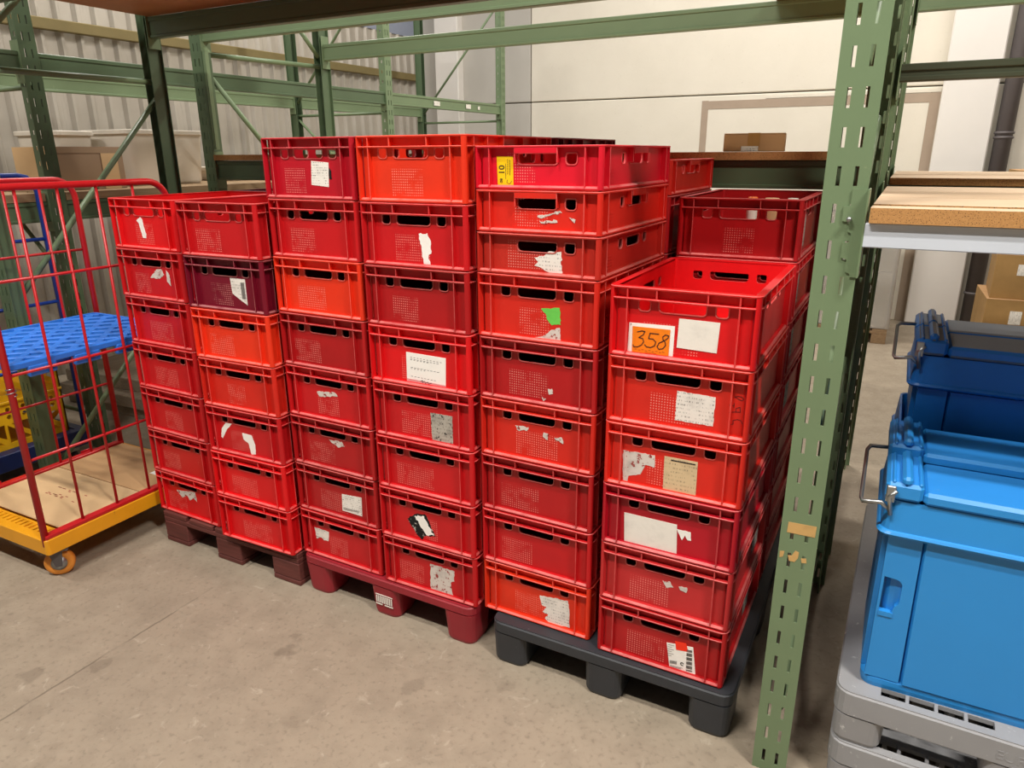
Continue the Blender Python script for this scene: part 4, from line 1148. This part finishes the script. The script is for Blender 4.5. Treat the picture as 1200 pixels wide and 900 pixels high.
def lidded_box(loc, rz, L, W, H, mat, lidmat, lab, lid=True, bail=True, pocket=True, step=.022):
    """origin at front-left bottom corner; length L along x, width W along y"""
    e = empty('lidded_box', loc, rz); tag(e, lab, 'storage box', 'blue lidded boxes on the grey pallets')
    def loop(ins, z, r=.03): return [(x + L / 2, y + W / 2, z) for x, y in rrect(L / 2 - ins, W / 2 - ins, r, 4)]
    hb = H - .085
    b = MB()
    b.loft([loop(.010, 0), loop(.008, .012), loop(.008, .026), loop(.022, .032), loop(.022, hb - .012), loop(.006, hb - .01), loop(-.008, hb - .006), loop(-.012, hb), loop(-.008, hb + .006), loop(-.004, hb + .008), loop(-.012 + .014, H)], 0, True, False, False)
    b.loft([loop(.008, H)[::-1], loop(.027, hb - .012)[::-1], loop(.027, .034)[::-1]], 0, False, True, False)
    b.add(loop(.002, H) + loop(.008, H), [(i, (i + 1) % 20, 20 + (i + 1) % 20, 20 + i) for i in range(20)], 0)
    b.obj('box_body', mat, e)
    # thick wall panels and corner pillars standing proud, a hand pocket in each pillar
    b = MB(); yf = .0225
    b.loft([[(x, yf, z) for x, z in ((.098, .03), (L - .098, .03), (L - .092, hb - .012), (.092, hb - .012))], [(x, .004, z) for x, z in ((.105, .03), (L - .105, .03), (L - .10, hb - .012), (.10, hb - .012))]], 0)
    b.box(.007, .023, .05, W - .05, .03, hb - .012)
    b.box(.1, L - .1, W - .023, W - .007, .03, hb - .012)
    b.obj('wall_panel', mat, e)
    for xo in (.018, L - .096):
        D = [(.006, .226), (.034, .226)] + arc_pts(.030, .262, .018, -60, 0, 3) + arc_pts(.030, .305, .018, 0, 75, 4) + [(.006, .325)]
        b = MB(); b.plate([(0, .03), (.078, .03), (.074, hb - .012), (0, hb - .012)], [D] if pocket else [], (xo, .008, 0), (1, 0, 0), (0, 0, 1), .016)
        b.plate([(.006, .214), (.038, .214), (.038, .227), (.006, .227)], [], (xo, .0055, 0), (1, 0, 0), (0, 0, 1), .003)
        b.obj('hand_pocket' if pocket else 'corner_pillar', mat, e)
    if lid:
        ov = .006
        for k2, (y0, y1, zz) in enumerate(((-ov, W / 2 - .006, 0.0), (W / 2 - .002, W + ov, step))):
            le = empty('lid_leaf', (0, 0, 0), 0, e)
            b = MB(); b.box(.075, L - .075, y0, y1, H + .002 + zz, H + .034 + zz, .008)
            for s in (0, 1):
                X = -.006 if s == 0 else L - .074
                b.box(X, X + .080, y0, y1, H + .004 + zz, H + .048 + zz, .008)
            dust(b.obj('leaf', [mat, lidmat], le))
            for X in (.026, L - .052):
                b = MB(); b.box(X, X + .022, y0 - .002, y1 - .01, H + .044 + zz, H + .066 + zz, .007); dust(b.obj('ridge', [mat, lidmat], le))
            for X in (.006, .062):
                b = MB(); b.box(X, X + .008, y0 + .004, y1 - .006, H + .044 + zz, H + .053 + zz, .003); dust(b.obj('groove_rib', [mat, lidmat], le))
    if bail:
        b = MB()
        b.tube([(.012, -.008, H - .035), (.004, -.012, H + .012), (.018, -.012, H + .030)], .005, 8)
        b.tube([(.012, .0, H - .03), (-.012, -.012, H - .005), (-.05, -.008, H - .012), (-.055, .004, H - .008), (-.055, W * .55, H + .035), (-.048, W * .6, H + .04), (-.004, W * .62, H + .04)], .0048, 8)
        b.obj('wire_bail', M_STEEL, e)
        b = MB(); b.box(-.004, .016, -.012, -.002, H - .002, H + .04, .002); b.obj('bail_bracket', M_STEEL, e)
    return e
lidded_box((.728, .006, .3197), .012, .60, .40, .535, M_BLUEBOX, M_BLUELID, 'light blue lidded box with wire bail at the front of the grey pallet')
lidded_box((.740, .447, .3197), .0, .60, .40, .56, M_BLUESHADE, M_DUSTLID, 'shaded blue open box behind the light blue box', lid=False, bail=False)
lidded_box((.754, .459, .3197 + .245), .0, .572, .376, .54, M_BLUESHADE, M_DUSTLID, 'shaded blue box with dusty lid nested in the open box', pocket=False, step=0.0)

# ------------------------------------------------------------------ far goods by the back wall, seen under the shelf
e = empty('wooden_pallet', (.02, 5.25, 0), .02); tag(e, 'pale wooden pallet under the wrapped white cartons by the concrete wall', 'pallet')
for X in (0, .27, .54):
    for Y in (0, .33, .66):
        b = MB(); b.box(X, X + .12, Y, Y + .12, .0, .09, .003); b.obj('block', M_PALEWOOD, e)
for Y in (0, .33, .66):
    b = MB(); b.box(0, .66, Y, Y + .12, .0905, .112, .002); b.obj('stringer_board', M_PALEWOOD, e)
for q in range(5):
    b = MB(); b.box(q * .135, q * .135 + .12, 0, .78, .1125, .134, .002); b.obj('deck_board', M_PALEWOOD, e)
M_BEIGE = plain('beige_carton', (208, 196, 172), .8, var=.06)
for i, (z, h, lab) in enumerate(((.1355, .50, 'lower beige carton on the far pale wooden pallet'), (.644, .50, 'upper beige carton on the far pale wooden pallet'), (1.153, .28, 'topmost beige carton on the far pale wooden pallet'))):
    carton('beige_carton', (.35, 5.64, z), .02, .60, .70, h, lab, (M_BEIGE, M_BEIGE), False, None, 'cartons on the far pallet')
k = NT('clear_wrap_film'); k.b.inputs['Transmission Weight'].default_value = .75; M_FILM = k.done((.9, .88, .84), .25)
b = MB(); b.ring(.335, .385, .03, .003, .14, 1.30, 0, 0, 0); tag(b.obj('stretch_wrap', M_FILM, None, (.35, 5.64, 0), .02), 'clear film wrapped round the beige cartons on the far pallet', 'wrap')
# pile of battered cartons on the far right
e2 = empty('wooden_pallet', (1.30, 4.9, 0), 0); tag(e2, 'pale wooden pallet under the battered brown cartons', 'pallet')
for X in (0, .34, .68):
    for Y in (0, .33, .66):
        b = MB(); b.box(X, X + .12, Y, Y + .12, .0, .09, .003); b.obj('block', M_PALEWOOD, e2)
for q in range(6):
    b = MB(); b.box(q * .136, q * .136 + .12, 0, .78, .0905, .112, .002); b.obj('deck_board', M_PALEWOOD, e2)
M_OLD = plain('battered_cardboard', (166, 130, 78), .85, var=.25, scale=9)
for i, (x, y, z, w, d, h, rz, lab) in enumerate(((1.70, 5.28, .113, .74, .70, .42, .03, 'crushed brown carton at the bottom of the far pile'), (1.72, 5.28, .537, .70, .66, .34, -.04, 'creased brown carton in the middle of the far pile'), (1.73, 5.3, .881, .68, .64, .62, .02, 'tall brown carton on top of the far pile'))):
    o = carton('battered_carton', (x, y, z), rz, w, d, h, lab, (M_OLD, M_CARD), i == 1, (-.2, -.12, h * .55, h * .8), 'battered cartons of the far pile')
